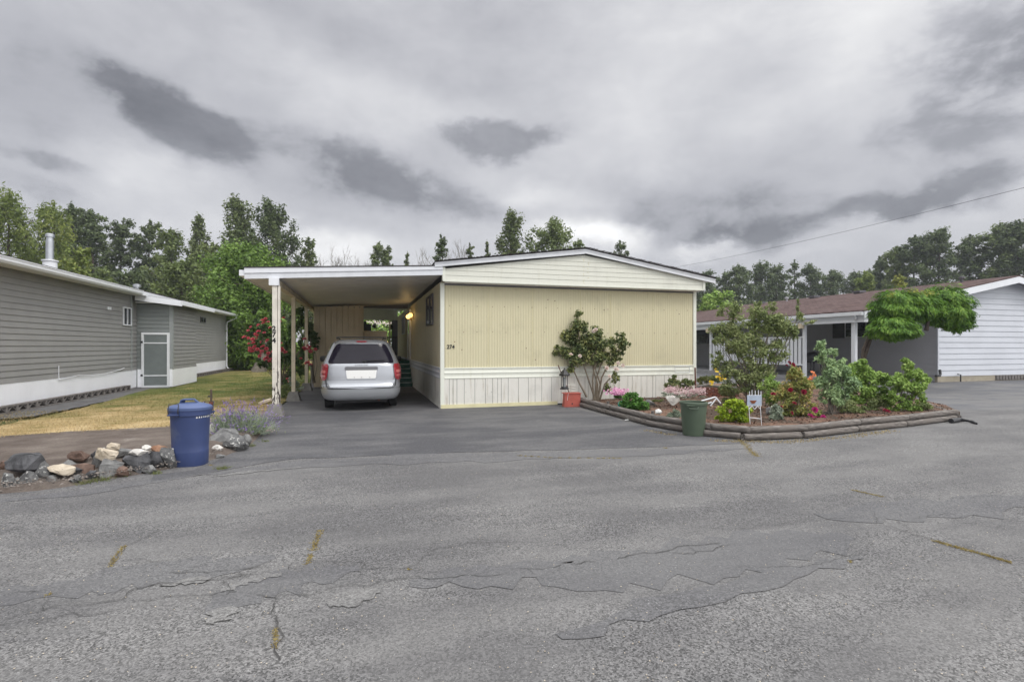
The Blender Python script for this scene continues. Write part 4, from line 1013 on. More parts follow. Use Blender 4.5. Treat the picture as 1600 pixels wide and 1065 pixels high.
# ------------------------------------------------------------------ SHED under the carport
sh = empty('storage_shed', (-2.8, 8, 0), 'tan board storage shed at the back of the carport behind the van', 'shed')
mb = MB(); x = -3.72
while x < -1.93:
    mb.box(x + .012, min(x + .200, -1.92), 7.99, 8.03, .03, 3.10 + (x + 3.72) * .05); x += .211
mb.build('front_wall', M['shedwood'], sh); MB().box(-3.73, -1.91, 8.031, 12.4, .0, 3.08).build('shed_body', M['shedwood'], sh)
MB().box(-1.935, -1.885, 7.99, 8.05, .02, 3.18).build('corner_trim', M['shedwood'], sh)

# ------------------------------------------------------------------ DECK and steps at the back
dk = empty('back_deck', (-1, 12, 0), 'raised deck with dark railing at the end of the carport', 'deck')
MB().box(-1.88, -.035, 8.8, 16.2, .86, .98).build('deck_floor', M['stepgreen'], dk)
mb = MB()
for k in range(19): xk = -1.85 + k * .1; mb.box(xk - .01, xk + .01, 16.1, 16.12, 1.0, 2.04)
mb.build('balusters', M['iron'], dk); MB().box(-1.88, -.04, 16.08, 16.14, 2.04, 2.09).build('handrail', M['iron'], dk)
MB().box(-4.2, -.04, 16.15, 16.25, 3.02, 3.58).build('header_beam', M['cream'], dk); MB().box(-4.3, -.24, 9.6, 16.6, 3.585, 3.62).build('deck_roof', M['soffit'], dk)
MB().box(-.50, -.42, 16.15, 16.25, .98, 3.018).build('post', M['shedwood'], dk)
MB().box(-3.7, -.04, 9.52, 9.6, 3.20, 3.40).build('cross_beam', M['winbrown'], dk)
MB().box(-.36, -.03, 16.26, 16.3, 0.5, 3.58).build('end_wall', M['winbrown'], dk)
st = empty('steps', (-.6, 7.4, 0), 'flight of green carpeted steps with pale nosings up to the house door', 'steps')
for k in range(5):
    z1 = .17 * (k + 1); y0 = 7.35 + k * .27
    tr_ = MB().box(-1.25, -.045, y0, 8.75, z1 - .168, z1 - .022).build('tread', M['stepgreen'], st)
    MB().box(-1.25, -.045, y0 - .02, y0 + .03, z1 - .022, z1).build('nosing', M['stepnose'], tr_)
    MB().box(-1.25, -.045, y0 + .031, 8.75, z1 - .021, z1 - .002).build('carpet', M['stepgreen'], tr_)
bx = empty('storage_box', (-1.75, 8.5, 0), 'beige cabinet standing beside the deck steps behind the van', 'cabinet')
MB().box(-1.86, -.95, 8.9, 9.4, .98, 2.18).build('body', M['skirt'], bx, bevel=.01); MB().box(-1.88, -.93, 8.88, 9.42, 2.18, 2.215).build('lid', M['skirt'], bx)
c_ = empty('tall_cabinet', (-1.7, 14, .98), 'tall black cupboard at the back of the deck', 'cupboard')
MB().box(-1.88, -1.50, 13.6, 14.1, .98, 2.70).build('body', M['black'], c_, bevel=.01); MB().box(-1.87, -1.72, 13.61, 13.8, 2.70, 2.82).build('top', M['black'], c_)
for k, (px_, py_) in enumerate(((585, 509), (611, 511))):
    hb = empty('hanging_basket', pt(px_, py_, 28.6), ['small hanging feeder at the left of the deck opening', 'larger hanging feeder to the right of the deck post'][k], 'feeder')
    p = pt(px_, py_, 28.6); MB().lathe([(.02, -.14), (.10, -.08), (.12, .04), (.03, .14)], p, 8).build('pot', M['black'], hb); MB().tube([p + Vector((0, 0, .12)), p + Vector((0, 0, .55))], .008, 4).build('hook', M['iron'], hb)
# ------------------------------------------------------------------ LEFT GREY HOUSE
lh = empty('grey_house', (-10.1, 8, 0), 'long grey vinyl sided house with white skirting, gutter and a screen door', 'house')
Y0, Y1 = -7.0, 22.6
mb = MB(); lap(mb, 'x', Y0, Y1, .70, 3.46, .15, .022, -10.1, 1); mb.build('side_wall', M['grey'], lh)
MB().box(-18.5, -10.101, Y0, Y1, .0, 3.46).build('house_body', M['grey'], lh)
mb = MB(); y = Y0
while y < Y1: mb.box(-10.098, -10.088, y, min(y + .198, Y1), .05, .70); y += .2
mb.build('skirting', M['skirtwhite'], lh)
MB().box(-10.13, -10.06, Y1 - .06, Y1 + .02, .69, 3.46).build('corner_trim', M['greytrim'], lh)
MB().box(-10.13, -10.058, 8.9, 8.98, .70, 3.45).build('corner_trim', M['greytrim'], lh)
MB().prism([(-9.62, 3.58), (-14.4, 4.40), (-14.4, 4.45), (-9.62, 3.63)], Y0, Y1 + .3).build('roof', M['roofdark'], lh)
MB().prism([(-19.2, 3.58), (-14.4, 4.40), (-14.4, 4.45), (-19.2, 3.63)], Y0, Y1 + .3).build('roof', M['roofdark'], lh)
MB().prism([(-18.5, 3.47), (-10.12, 3.47), (-14.4, 4.38)], Y1 - .02, Y1 + .01).build('gable_wall', M['grey'], lh)
MB().box(-9.64, -9.605, Y0, Y1 + .3, 3.44, 3.585).build('fascia', M['whiteclean'], lh)
MB().box(-10.09, -9.641, Y0, Y1 + .3, 3.46, 3.475).build('soffit', M['soffit'], lh)
def gutter(ya, yb):
    prof = [(-9.603, 3.43), (-9.52, 3.43), (-9.485, 3.48), (-9.485, 3.545), (-9.47, 3.555), (-9.47, 3.575), (-9.49, 3.575), (-9.51, 3.50), (-9.53, 3.45), (-9.603, 3.45)]
    return MB().prism(prof, ya, yb).build('gutter', M['whiteclean'], lh)
gutter(Y0, 8.35); gutter(13.5, Y1 + .3)
ds = [(-9.54, Y1 + .2, 3.44), (-9.54, Y1 + .2, 3.34), (-9.98, Y1 - .05, 3.08), (-10.02, Y1 - .05, 2.9), (-10.02, Y1 - .05, .3), (-9.9, Y1 - .05, .16)]
MB().tube(ds, .042, 6).build('downpipe', M['whiteclean'], lh)
def wn_x(y0, y1, z0, z1, frame, parent, base, sg=1): return side_window(y0, y1, z0, z1, frame, parent, base, sg)
wn_x(8.22, 8.88, 2.33, 2.98, M['whiteclean'], lh, -10.08)
wn_x(17.3, 18.2, 2.83, 3.12, M['winbrown'], lh, -10.08)
MB().box(-10.08, -10.05, 7.05, 7.32, 2.80, 2.90).build('dryer_vent', M['whiteclean'], lh)
hs = [(-10.05, 5.2 + k * .35, .72 - .06 * math.sin(k / 8 * math.pi) + .006 * k) for k in range(9)]
MB().tube([(-10.06, 4.2, 1.05), (-10.06, 4.2, .66)] + hs + [(-10.05, 8.3, .82)], .012, 5).build('cable', M['whiteclean'], lh)
# entry room
MB().box(-10.09, -8.92, 9.42, 12.4, .04, 3.20).build('entry_room', M['greygreen'], lh)
mb = MB(); lap(mb, 'y', -10.05, -8.98, 2.12, 3.20, .15, .02, 9.42, -1); lap(mb, 'y', -10.05, -9.92, .72, 2.12, .15, .02, 9.42, -1); mb.build('entry_front', M['greygreen'], lh)
mb = MB(); lap(mb, 'x', 9.5, 12.38, .70, 3.18, .15, .02, -8.92, 1); mb.build('entry_side', M['grey'], lh)
MB().box(-9.0, -8.885, 9.385, 9.51, .72, 3.2).build('corner_trim', M['greytrim'], lh)
MB().box(-10.05, -9.92, 9.40, 9.419, .04, .715).build('entry_skirting', M['skirtwhite'], lh); MB().box(-8.985, -8.905, 9.39, 9.419, .04, .715).build('entry_skirting', M['skirtwhite'], lh)
MB().box(-8.918, -8.90, 9.42, 12.4, .04, .70).build('entry_skirting', M['skirtwhite'], lh)
sd_ = MB(); sd_.box(-9.83, -9.07, 9.375, 9.40, .10, 2.02); dd = sd_.build('screen_door', M['greendoor'], lh)
mb = MB()
for a in ((-9.91, -9.83, .03, 2.10), (-9.07, -8.99, .03, 2.10)): mb.box(a[0], a[1], 9.35, 9.41, a[2], a[3])
for z in ((2.02, 2.10), (.03, .10)): mb.box(-9.83, -9.07, 9.352, 9.41, z[0], z[1])
for z in (1.68, .45): mb.box(-9.83, -9.07, 9.36, 9.374, z, z + .045)
mb.build('frame', M['whiteclean'], dd)
for z in (1.70, .45): MB().box(-9.93, -9.86, 9.335, 9.352, z, z + .08).build('hinge', M['black'], dd)
# lean-to roof of the entry room
MB().prism([(-10.05, 3.46), (-8.48, 3.26), (-8.48, 3.31), (-10.05, 3.51)], 9.06, 13.4).build('entry_roof', M['roofdark'], lh)
MB().prism([(-10.0, 3.28), (-8.47, 3.09), (-8.47, 3.30), (-10.0, 3.495)], 9.02, 9.055).build('entry_rake', M['whiteclean'], lh)
MB().box(-8.479, -8.445, 9.02, 13.4, 3.13, 3.30).build('entry_fascia', M['whiteclean'], lh)
MB().box(-10.0, -8.48, 9.06, 9.40, 3.08 + .12, 3.22).build('soffit', M['soffit'], lh)
# flue
fl = empty('metal_flue', (-12.5, 8.85, 4.0), 'shiny metal flue with a rain cap on the grey house roof', 'chimney')
MB().lathe([(.21, 0), (.20, .60), (.235, .62), (.235, .66), (.12, .68)], (-12.5, 8.85, 3.95), 20).build('collar', M['whiteclean'], fl, smooth=True)
MB().lathe([(.115, .6), (.115, 1.36), (.10, 1.37), (.10, 1.45), (.13, 1.47), (.13, 1.56), (.08, 1.60)], (-12.5, 8.85, 3.95), 20).build('pipe', M['metal'], fl, smooth=True)
thing('roof_vent', MB().lathe([(.09, 0), (.09, .35), (.16, .36), (.16, .48), (.05, .52)], (-11.8, 14.2, 3.9), 10), M['metal'], 'small grey vent cowl on the grey house roof', 'vent')
# pierced block edging
def edging(ya, yb, label):
    e = empty('block_edging', (-9.92, ya, 0), label, 'edging'); k = 0
    y = ya
    while y < yb - .1:
        mb = MB(); y2 = y + .385
        mb.box(-9.99, -9.84, y, y2, .02, .055); mb.box(-9.99, -9.84, y, y2, .175, .205); mb.box(-9.99, -9.84, y, y + .03, .055, .175); mb.box(-9.99, -9.84, y2 - .03, y2, .055, .175)
        mb.bar((-9.915, y + .03, .06), (-9.915, y + .19, .17), .14, .022, (1, 0, 0)) if False else None
        for a, b, c, d in ((y + .03, .055, y + .19, .175), (y + .19, .175, y2 - .03, .055)):
            mb.prism([(a, b), (a + .03, b), (c + .03 if c + .03 < y2 - .03 else c, d), (c, d)], -9.985, -9.845, 'x')
        mb.build('block', M['blockdark'], e); y += .39
edging(-1.5, 8.0, 'row of pierced concrete blocks along the foot of the near grey house wall')
edging(13.2, 23.6, 'row of pierced concrete blocks at the far corner of the grey house')
sheet('block_foot_soil', [(-10.08, -6), (-9.84, -6), (-9.84, 8.9), (-10.08, 8.9)], .03, M['path'])  # ground strip in path gravel beneath the block edging

# ------------------------------------------------------------------ RIGHT WHITE HOUSE
rh = empty('white_house', (22.3, 3.3, 0), 'long white sided house with brown shingle roof and a post-lined porch, beyond the flower bed', 'house')
XE, XR, XF, YG, YB = 17.45, 26.6, 35.7, 2.75, 30.0
ZE, ZR = 2.99, 4.74
sl = (ZR - ZE) / (XR - XE)
def rz(x): return ZE + sl * (x - XE) if x < XR else ZR - sl * (x - XR)
MB().prism([(XE, ZE), (XR, ZR), (XR, ZR + .05), (XE - .03, ZE + .045)], YG, YB).build('roof', M['roofbrown'], rh)
MB().prism([(XF, ZE), (XR, ZR), (XR, ZR + .05), (XF, ZE + .05)], YG, YB).build('roof', M['roofbrown'], rh)
MB().prism([(XE + .02, ZE - .29), (XR, ZR - .29), (XR, ZR - .002), (XE + .02, ZE - .002)], YG + .01, YG + .05).build('rake_board', M['whiteclean'], rh)
MB().prism([(XF, ZE - .29), (XR, ZR - .29), (XR, ZR - .002), (XF, ZE - .002)], YG + .01, YG + .05).build('rake_board', M['whiteclean'], rh)
MB().prism([(XE + .02, ZE - .10), (XR, ZR - .10), (XF, ZE - .10), (XF, ZE - .04), (XR, ZR - .04), (XE + .02, ZE - .04)], YG + .06, YB).build('roof_deck', M['nwall_side'], rh)
mb = MB(); lap(mb, 'y', 22.3, 32, .26, 4.66, .25, .03, 3.3, -1, top=lambda x: rz(x) - .11); mb.build('gable_wall', M['nwall'], rh)
MB().prism([(22.3, .26), (32, .26), (32, rz(32) - .12), (26.6, ZR - .12), (22.3, rz(22.3) - .12)], 3.301, 3.4).build('gable_core', M['nwall'], rh)
MB().box(22.26, 22.34, 3.255, 3.30, .26, 3.8).build('corner_trim', M['nwall'], rh)
mb = MB(); lap(mb, 'x', 3.33, YB, .3, 3.78, .25, .02, 22.3, -1); mb.build('side_wall', M['nwall_side'], rh)
MB().box(22.31, 31.9, 3.42, YB, .0, 3.7).build('core_wall', M['nwall_side'], rh)
MB().box(22.28, 32.0, 3.285, 3.4, .0, .258).build('foundation', M['basecon'], rh)
mb = MB()
for k in range(24): mb.box(25.95 + k * .2, 26.08 + k * .2, 3.24, 3.284, .05, .235)
mb.box(25.9, 31, 3.262, 3.286, .035, .25); mb.build('foundation_vents', M['blockdark'], rh)
MB().box(XE - .10, XE + .01, YG + .05, YB, ZE - .15, ZE - .005).build('gutter', M['whiteclean'], rh)
MB().box(XE + .05, XE + .25, YG + .052, YB, 2.56, 2.80).build('porch_beam', M['whiteclean'], rh)
MB().box(XE + .012, XE + .06, YG + .052, YB, 2.70, 2.94).build('fascia', M['nwall'], rh)
for x_, z_ in ((17.62, 2.78), (22.9, 3.78)): MB().box(x_, x_ + .05, YG - .012, YG + .009, z_, z_ + .19).build('rake_bracket', M['winbrown'], rh)
for yp, w_ in ((3.45, .16), (5.95, .13), (12.6, .13), (16.4, .13), (20.5, .13)):
    MB().box(17.75 - w_ / 2, 17.75 + w_ / 2, yp - w_ / 2, yp + w_ / 2, .0, 2.556).build('post', M['whiteclean'], rh, bevel=.01)
    if yp > 5: MB().box(17.46, 17.62, yp - .10, yp + .10, 2.40, 2.62).build('bracket', M['shedwood'], rh)
MB().tube([(17.38, 3.1, 2.86), (17.42, 3.1, 2.72), (17.60, 3.3, 2.58), (17.62, 3.32, .2)], .035, 6).build('downpipe', M['whiteclean'], rh)
mb = MB(); y = 6.15
while y < 12.45: mb.box(17.73, 17.765, y, y + .15, .75, 1.97); y += .235
mb.build('porch_screen', M['whiteclean'], rh); mb = MB(); mb.box(17.70, 17.80, 6.02, 12.53, .68, .745); mb.box(17.70, 17.80, 6.02, 12.53, 1.975, 2.03); mb.build('screen_rail', M['whiteclean'], rh)
MB().box(17.6, 22.27, 4.2, YB, .0, .16).build('porch_floor', M['porchfloor'], rh)
wn_x(6.55, 7.75, 2.03, 3.05, M['winframe'], rh, 22.27, -1)
MB().box(22.20, 22.27, 7.78, 8.45, 2.0, 3.08).build('shutter', M['black'], rh); MB().box(22.20, 22.27, 5.85, 6.52, 2.0, 3.08).build('shutter', M['black'], rh)
wn_x(16.9, 20.6, 1.75, 2.75, M['winbrown'], rh, 22.27, -1)
for k, (y_, x_) in enumerate(((4.7, 26.0), (10.0, 25.9), (13.1, 25.9), (15.0, 25.6), (17.4, 25.6), (21.5, 25.2), (25.8, 25.6))):
    lb = ['low dark vent box nearest the front on the brown roof', 'second vent from the front on the brown roof, low and dark', 'third vent from the front on the brown roof', 'small round vent pipe near the middle of the brown roof', 'flat dark roof vent behind the small round pipe', 'second to last vent towards the back of the brown roof', 'vent furthest back on the brown roof'][k]
    z_ = rz(x_) + .05
    if k in (0, 3, 5): mb = MB().lathe([(.06, -.1), (.06, .16), (.13, .17), (.13, .27), (.03, .30)], (x_, y_, z_), 10)
    else: mb = MB().box(x_ - .25, x_ + .25, y_ - .25, y_ + .25, z_ + .04, z_ + .15).box(x_ - .18, x_ + .18, y_ - .18, y_ + .18, z_ - .1, z_ + .039)
    thing('roof_vent', mb, M['nwall_side'] if k in (3,) else M['winbrown'], lb, 'vent', 'vents on the brown shingle roof')
thing('black_drain_elbow', MB().tube([(21.9, 3.1, .30), (22.15, 3.12, .30), (22.25, 3.15, .36), (22.3, 3.2, .55)], .05, 8), M['black'], 'black drain pipe elbow at the corner of the white siding', 'pipe')
thing('garden_tap', MB().tube([(23.4, 3.22, .34), (23.4, 3.1, .32), (23.4, 3.1, .02)], .03, 6), M['black'], 'dark standpipe below the white siding by the foundation', 'pipe')
bq = empty('barbecue', (18.9, 6.6, .4), 'dark covered barbecue on the neighbour porch behind the white post', 'barbecue')
MB().lathe([(.30, .7), (.36, .8), (.36, 1.0), (.25, 1.15), (.08, 1.2)], (18.9, 6.6, .1), 14, 1.4, 1).build('hood', M['black'], bq, smooth=True)
mb = MB()
for a in (-.3, .3):
    for b in (-.2, .2): mb.box(18.9 + a - .02, 18.9 + a + .02, 6.6 + b - .02, 6.6 + b + .02, .4, .82)
mb.build('legs', M['iron'], bq)

# ------------------------------------------------------------------ VAN
VX, VY = -1.96, -.02
van = empty('minivan', (VX, VY + 1.0, 0), 'silver minivan parked nose-in under the carport, seen from behind, blank white plate', 'van')
zt = np.array([.27, .32, .42, .55, .62, .66, .75, .90, 1.02, 1.12, 1.17, 1.25, 1.45, 1.60, 1.67, 1.72, 1.755, 1.775])
wt = np.array([.84, .90, .945, .965, .975, .970, .978, .985, .975, .955, .935, .905, .825, .755, .715, .66, .56, .30])
rt = np.array([.10, .03, .0, -.01, .0, .05, .07, .08, .10, .12, .15, .20, .32, .41, .44, .50, .62, 1.1])
ft = np.array([4.85, 4.93, 5.0, 5.02, 5.02, 5.02, 5.0, 4.92, 4.6, 4.1, 3.95, 3.8, 3.4, 3.08, 2.95, 2.8, 2.6, 2.1])
def W_(z): return float(np.interp(z, zt, wt))
def Rr(z): return float(np.interp(z, zt, rt))
def Ff(z): return float(np.interp(z, zt, ft))
def surf(s, z, off=0.0):
    """point on the body. s in -1..1 across the back, |s|>1 runs forward along the side (metres)"""
    def p(s, z):
        w_ = W_(z)
        if abs(s) <= 1:
            u = abs(s); y = Rr(z) + .05 * u * u + .30 * u ** 9
            x = w_ * (u - .028 * u ** 9) * (1 if s >= 0 else -1); return Vector((VX + x, VY + y, z))
        sg = 1 if s > 0 else -1; d = abs(s) - 1
        e = min(1, d / .25); x = w_ * (.972 + .028 * math.sin(e * math.pi / 2)); return Vector((VX + sg * x, VY + Rr(z) + .35 + d, z))
    P = p(s, z)
    if off:
        a = p(s + .004, z) - p(s - .004, z); b = p(s, z + .004) - p(s, z - .004); n = a.cross(b).normalized()
        P = P + n * off
    return P
def patch(name, mat, parent, zs, lims, ns=16, off=.006, s_round=0):
    """panel on the body between s limits given per height"""
    vs = []
    for z, (a, b) in zip(zs, lims):
        for k in range(ns + 1): vs.append(surf(a + (b - a) * k / ns, z, off))
    m = ns + 1
    return MB().add(vs, [(i * m + k, i * m + k + 1, (i + 1) * m + k + 1, (i + 1) * m + k) for i in range(len(zs) - 1) for k in range(ns)]).build(name, mat, parent, smooth=True)
zl = sorted(set([float(z) for z in zt] + [.37, .48, .585, .64, .70, .82, .96, 1.07, 1.2, 1.3, 1.38, 1.52, 1.64]))
vs = []; ss = [-1, -.97, -.93, -.88, -.8, -.65, -.45, -.2, 0, .2, .45, .65, .8, .88, .93, .97, 1]
ring = None
for z in zl:
    row = [surf(s, z) for s in ss]
    w_ = W_(z); fy = Ff(z); yr = Rr(z) + .35; Ls = fy - .5 - yr
    row += [Vector((VX + w_ * (.972 + .028 * math.sin(min(1, Ls * k / .25 / 10) * math.pi / 2)), VY + yr + Ls * k / 10, z)) for k in range(1, 11)]
    row += [Vector((VX + w_ * u, VY + fy - .5 * abs(u) ** 4, z)) for u in (.9, .75, .5, .25, 0, -.25, -.5, -.75, -.9)]
    row += [Vector((VX - w_ * (.972 + .028 * math.sin(min(1, Ls * k / .25 / 10) * math.pi / 2)), VY + yr + Ls * k / 10, z)) for k in range(10, 0, -1)]
    ring = len(row); vs += row
fs = [(i * ring + j, i * ring + (j + 1) % ring, (i + 1) * ring + (j + 1) % ring, (i + 1) * ring + j) for i in range(len(zl) - 1) for j in range(ring)]
fs += [tuple(range(ring - 1, -1, -1)), tuple((len(zl) - 1) * ring + j for j in range(ring))]
body = MB().add(vs, fs).build('body', M['silver'], van, smooth=True)
# bumper skin
bz = [.285, .32, .37, .42, .48, .52, .545]
bp = patch('bumper', M['silver2'], van, bz, [(-1.35, 1.35)] * len(bz), 40, .012)
MB().tube([surf(s, z, .004) for s, z in [(-.86, .80), (-.855, .70), (-.84, .62), (-.79, .575), (-.70, .562), (-.4, .556), (0, .554), (.4, .556), (.70, .562), (.79, .575), (.84, .62), (.855, .70), (.86, .80)]], .012, 6).build('hatch_shut_line', M['black'], van)
for sg in (-1, 1):
    a, b = sorted((sg * .795, sg * .810)); patch('hatch_side_line', M['inkgrey'], body, [.66, .76, .9, 1.0, 1.1], [(a, b)] * 5, 2, .003)
hz = [.60, .66, .71, .755]
patch('hatch_lower_step', M['silver'], van, hz, [(-.74, .74), (-.79, .79), (-.81, .81), (-.815, .815)], 16, .020)
patch('hatch_crease', M['inkgrey'], body, [.757, .763], [(-.79, .79)] * 2, 16, .008)
# rear window
gz = [1.165, 1.18, 1.22, 1.30, 1.40, 1.50, 1.58, 1.62, 1.645]
gl = [(-.80, .80), (-.835, .835), (-.85, .85), (-.85, .85), (-.845, .845), (-.835, .835), (-.82, .82), (-.80, .80), (-.74, .74)]
rw = patch('rear_window', M['carglass'], van, gz, gl, 18, .008)
wip = MB().tube([surf(.05, 1.205, .03), surf(.3, 1.215, .032), surf(.62, 1.225, .03)], [.012, .010, .006], 6)
wip.tube([surf(.02, 1.20, .03), surf(.12, 1.19, .02)], .02, 6); wip.build('wiper', M['black'], van)
patch('brake_light', M['redlamp'], van, [1.685, 1.70, 1.712], [(-.15, .15), (-.20, .20), (-.15, .15)], 8, .012)
# handle bar, plate
patch('plate_light_bar', M['inkgrey'], van, [1.005, 1.02, 1.05, 1.075, 1.085], [(-.385, .385), (-.40, .40), (-.405, .405), (-.395, .395), (-.375, .375)], 12, .022)
pl_ = patch('licence_plate', M['plate'], van, [.795, .81, .83, .98, 1.0], [(-.33, .33), (-.345, .345), (-.35, .35), (-.37, .37), (-.37, .37)], 12, .015)
for s in (-.17, 0, .20):
    p = surf(s, .825, .018); MB().box(p.x - .008, p.x + .008, p.y - .006, p.y, p.z - .008, p.z + .008).build('plate_bolt', M['inkgrey'], pl_)
# lamps wrap the corners
for sg in (-1, 1):
    zs = [.755, .78, .85, .95, 1.05, 1.12, 1.15]
    li = [(.88, 1.02), (.84, 1.08), (.815, 1.13), (.80, 1.15), (.80, 1.12), (.81, 1.05), (.85, .99)]
    li = [tuple(sorted((sg * a, sg * b))) for a, b in li]
    tl = patch('tail_light', M['redlamp'], van, zs, li, 12, .014)
    li2 = [tuple(sorted((sg * a, sg * b))) for a, b in [(.86, .97), (.85, .99), (.86, .97)]]
    patch('reflector', M['redlamp2'], tl, [.93, .965, 1.0], li2, 8, .018)
    patch('reflector', M['redlamp2'], tl, [.84, .865, .885], li2, 8, .018)
    # side glass, pillars, arches
    q = [(1.42, 4.0), (1.40, 3.9), (1.38, 3.6), (1.38, 3.3), (1.45, 3.0)]
    patch('side_window', M['carglass'], van, [1.13, 1.18, 1.3, 1.48, 1.58], [tuple(sorted((sg * a, sg * b))) for a, b in q], 20, .005)
    for yw in (1.08, 4.12):
        xw = VX + sg * .80
        whl = MB().lathe([(.20, -.105), (.335, -.10), (.345, -.06), (.345, .06), (.335, .10), (.20, .105)], (0, 0, 0), 32)
        whl.v = [(xw + z, VY + yw + x, .345 + y) for x, y, z in whl.v]
        t_ = whl.build('wheel', M['rubber'], van, smooth=True)
        rm = MB().lathe([(.19, 0), (.21, .11), (.05, .085), (.04, .10)], (0, 0, 0), 20); rm.v = [(xw + sg * z, VY + yw + x, .345 + y) for x, y, z in rm.v]; rm.build('rim', M['rim'], t_, smooth=True)
        arc = [(VY + yw + .40 * math.cos(a), max(.27, .345 + .40 * math.sin(a))) for a in [math.pi * (k / 16) for k in range(17)]]
        xa = VX + sg * (W_(.5) + .002); xs_ = sorted((xa, xa + sg * .01)); MB().prism(arc + [(VY + yw - .40, .27), (VY + yw + .40, .27)][:0], xs_[0], xs_[1], 'x').build('wheel_arch', M['black'], van)
    mr = MB().lathe([(.03, -.09), (.10, -.075), (.115, 0), (.10, .075), (.03, .09)], (VX + sg * 1.10, VY + 3.75, 1.20), 14, 1.15, .7)
    m_ = mr.build('side_mirror', M['black'], van, smooth=True); MB().bar((VX + sg * .9, VY + 3.75, 1.16), (VX + sg * 1.04, VY + 3.75, 1.18), .05, .05).build('arm', M['black'], m_)
    # roof rack
    MB().tube([(VX + sg * .60, VY + .95, 1.775), (VX + sg * .62, VY + 1.05, 1.80), (VX + sg * .62, VY + 2.6, 1.81), (VX + sg * .60, VY + 2.75, 1.775)], .016, 6).build('roof_rail', M['black'], van)
MB().bar((VX - .64, VY + 1.3, 1.832), (VX + .64, VY + 1.3, 1.832), .04, .018).build('rack_crossbar', M['black'], van)
MB().bar((VX - .64, VY + 2.3, 1.832), (VX + .64, VY + 2.3, 1.832), .04, .018).build('rack_crossbar', M['black'], van)
patch('roof_edge_line', M['inkgrey'], body, [1.655, 1.662], [(-.80, .80)] * 2, 16, .004)
# underside, exhaust
MB().box(VX - .62, VX + .62, VY + .35, VY + 4.6, .19, .30).build('underbody', M['black'], van)
MB().tube([(VX + .42, VY + .25, .25), (VX + .42, VY + 1.4, .25)], .032, 10).build('exhaust', M['rust'], van)
MB().box(VX - .55, VX + .55, VY + 1.02, VY + 1.12, .27, .36).build('rear_axle', M['black'], van)
text('badge_lettering', 'CARAVAN', .052, M['inkgrey'], body, (VX, surf(0, 1.128, .012).y - .004, 1.112), (rad(78), 0, 0), .002, 1.35)

# ------------------------------------------------------------------ BINS
bb_ = Vector((*G(281, 731), 0)); bb_ += Vector((FX, FY, 0)) * .22
bn = empty('dustbin', bb_, 'tall blue plastic dustbin with lid and wire handles beside the rock edging', 'dustbin', None, -YAW + rad(8)); bn.scale = (.79, .80, .93)
def loc_build(mb, nm, mat, root, **k):
    o = mb.build(nm, mat, None, **k); o.parent = root; return o
loc_build(MB().lathe([(.268, .0), (.275, .012), (.281, .20), (.281, .205), (.279, .21), (.284, .34), (.30, .70), (.302, .71), (.302, .72), (.325, .725), (.328, .80), (.33, .81)], (0, 0, 0), 48, .96, .80, 0, 2.5), 'body', M['bluebin'], bn, smooth=True)
loc_build(MB().lathe([(.338, .80), (.338, .835), (.325, .845), (.30, .86), (.16, .895), (.02, .90)], (0, 0, 0), 48, .96, .80, 0, 2.5), 'lid', M['bluelid'], bn, smooth=True)
ha = MB(); hp = [(-.13, -.02, .875), (-.10, -.03, .945), (.06, .0, .945), (.13, .02, .885)]
for a, b in zip(hp, hp[1:]): ha.bar(a, b, .10, .02)
loc_build(ha, 'lid_handle', M['bluelid'], bn, bevel=.006)
for sg, yy_, xx_ in ((-1, -.235, -.14), (1, .16, .24)):
    ww = .075
    hm = MB().tube([(xx_ - ww, yy_ - .03, .735), (xx_ - ww, yy_ - .05, .80), (xx_ - ww, yy_ - .02, .895), (xx_ + ww, yy_ - .02, .895), (xx_ + ww, yy_ - .05, .80), (xx_ + ww, yy_ - .03, .72)], .008, 6)
    loc_build(hm, 'wire_handle', M['darkmetal'], bn)
    loc_build(MB().box(xx_ - .085, xx_ + .085, yy_ - .065, yy_ + .02, .735, .755), 'handle_lug', M['bluebin'], bn, bevel=.005)
# hand painted scrawl on the rim, its letters are not readable
rg = random.Random(5); sc_ = MB()
for k in range(9):
    t = rad(-52 + k * 7.2); kx = (abs(math.cos(t)) ** 2.5 + abs(math.sin(t)) ** 2.5) ** (-1 / 2.5); x = .303 * kx * math.cos(t) * .96; y = .303 * kx * math.sin(t) * .80; h = rg.uniform(.012, .026); z = .702 - .004 * rg.random()
    n = Vector((math.cos(t), math.sin(t), 0)); tx = Vector((-math.sin(t), math.cos(t), 0)); p = Vector((x, y, z)) + n * .002; a = rg.uniform(.006, .013)
    sc_.add([p - tx * a - Vector((0, 0, h / 2)), p + tx * a * rg.uniform(.2, 1) - Vector((0, 0, h / 2)), p + tx * a + Vector((0, 0, h / 2)), p - tx * a * rg.uniform(-.2, .8) + Vector((0, 0, h / 2))], [(0, 1, 2, 3)])
loc_build(sc_, 'painted_scrawl', M['plate'], bn)
for zz_ in (.60, .53): loc_build(MB().lathe([(.29 - (.70 - zz_) * .088 + .0055, 0), (.29 - (.70 - zz_) * .088 + .007, .012), (.29 - (.70 - zz_) * .088 + .006, .02)], (0, 0, zz_), 48, .96, .80, 0, 2.5), 'moulded_rib', M['bluebin'], bn, smooth=True)
gb_ = Vector((*G(1089, 682), 0)) + Vector((FX, FY, 0)) * .17
gb = empty('dustbin', gb_, 'green lidless plastic bin standing against the garden timbers', 'dustbin', None, -YAW)
loc_build(MB().lathe([(.175, 0), (.185, .01), (.225, .52), (.225, .55), (.243, .552), (.245, .59), (.235, .60), (.222, .595), (.215, .50), (.165, .03), (.16, .028)], (0, 0, 0), 40), 'body', M['greenbin'], gb, smooth=True)
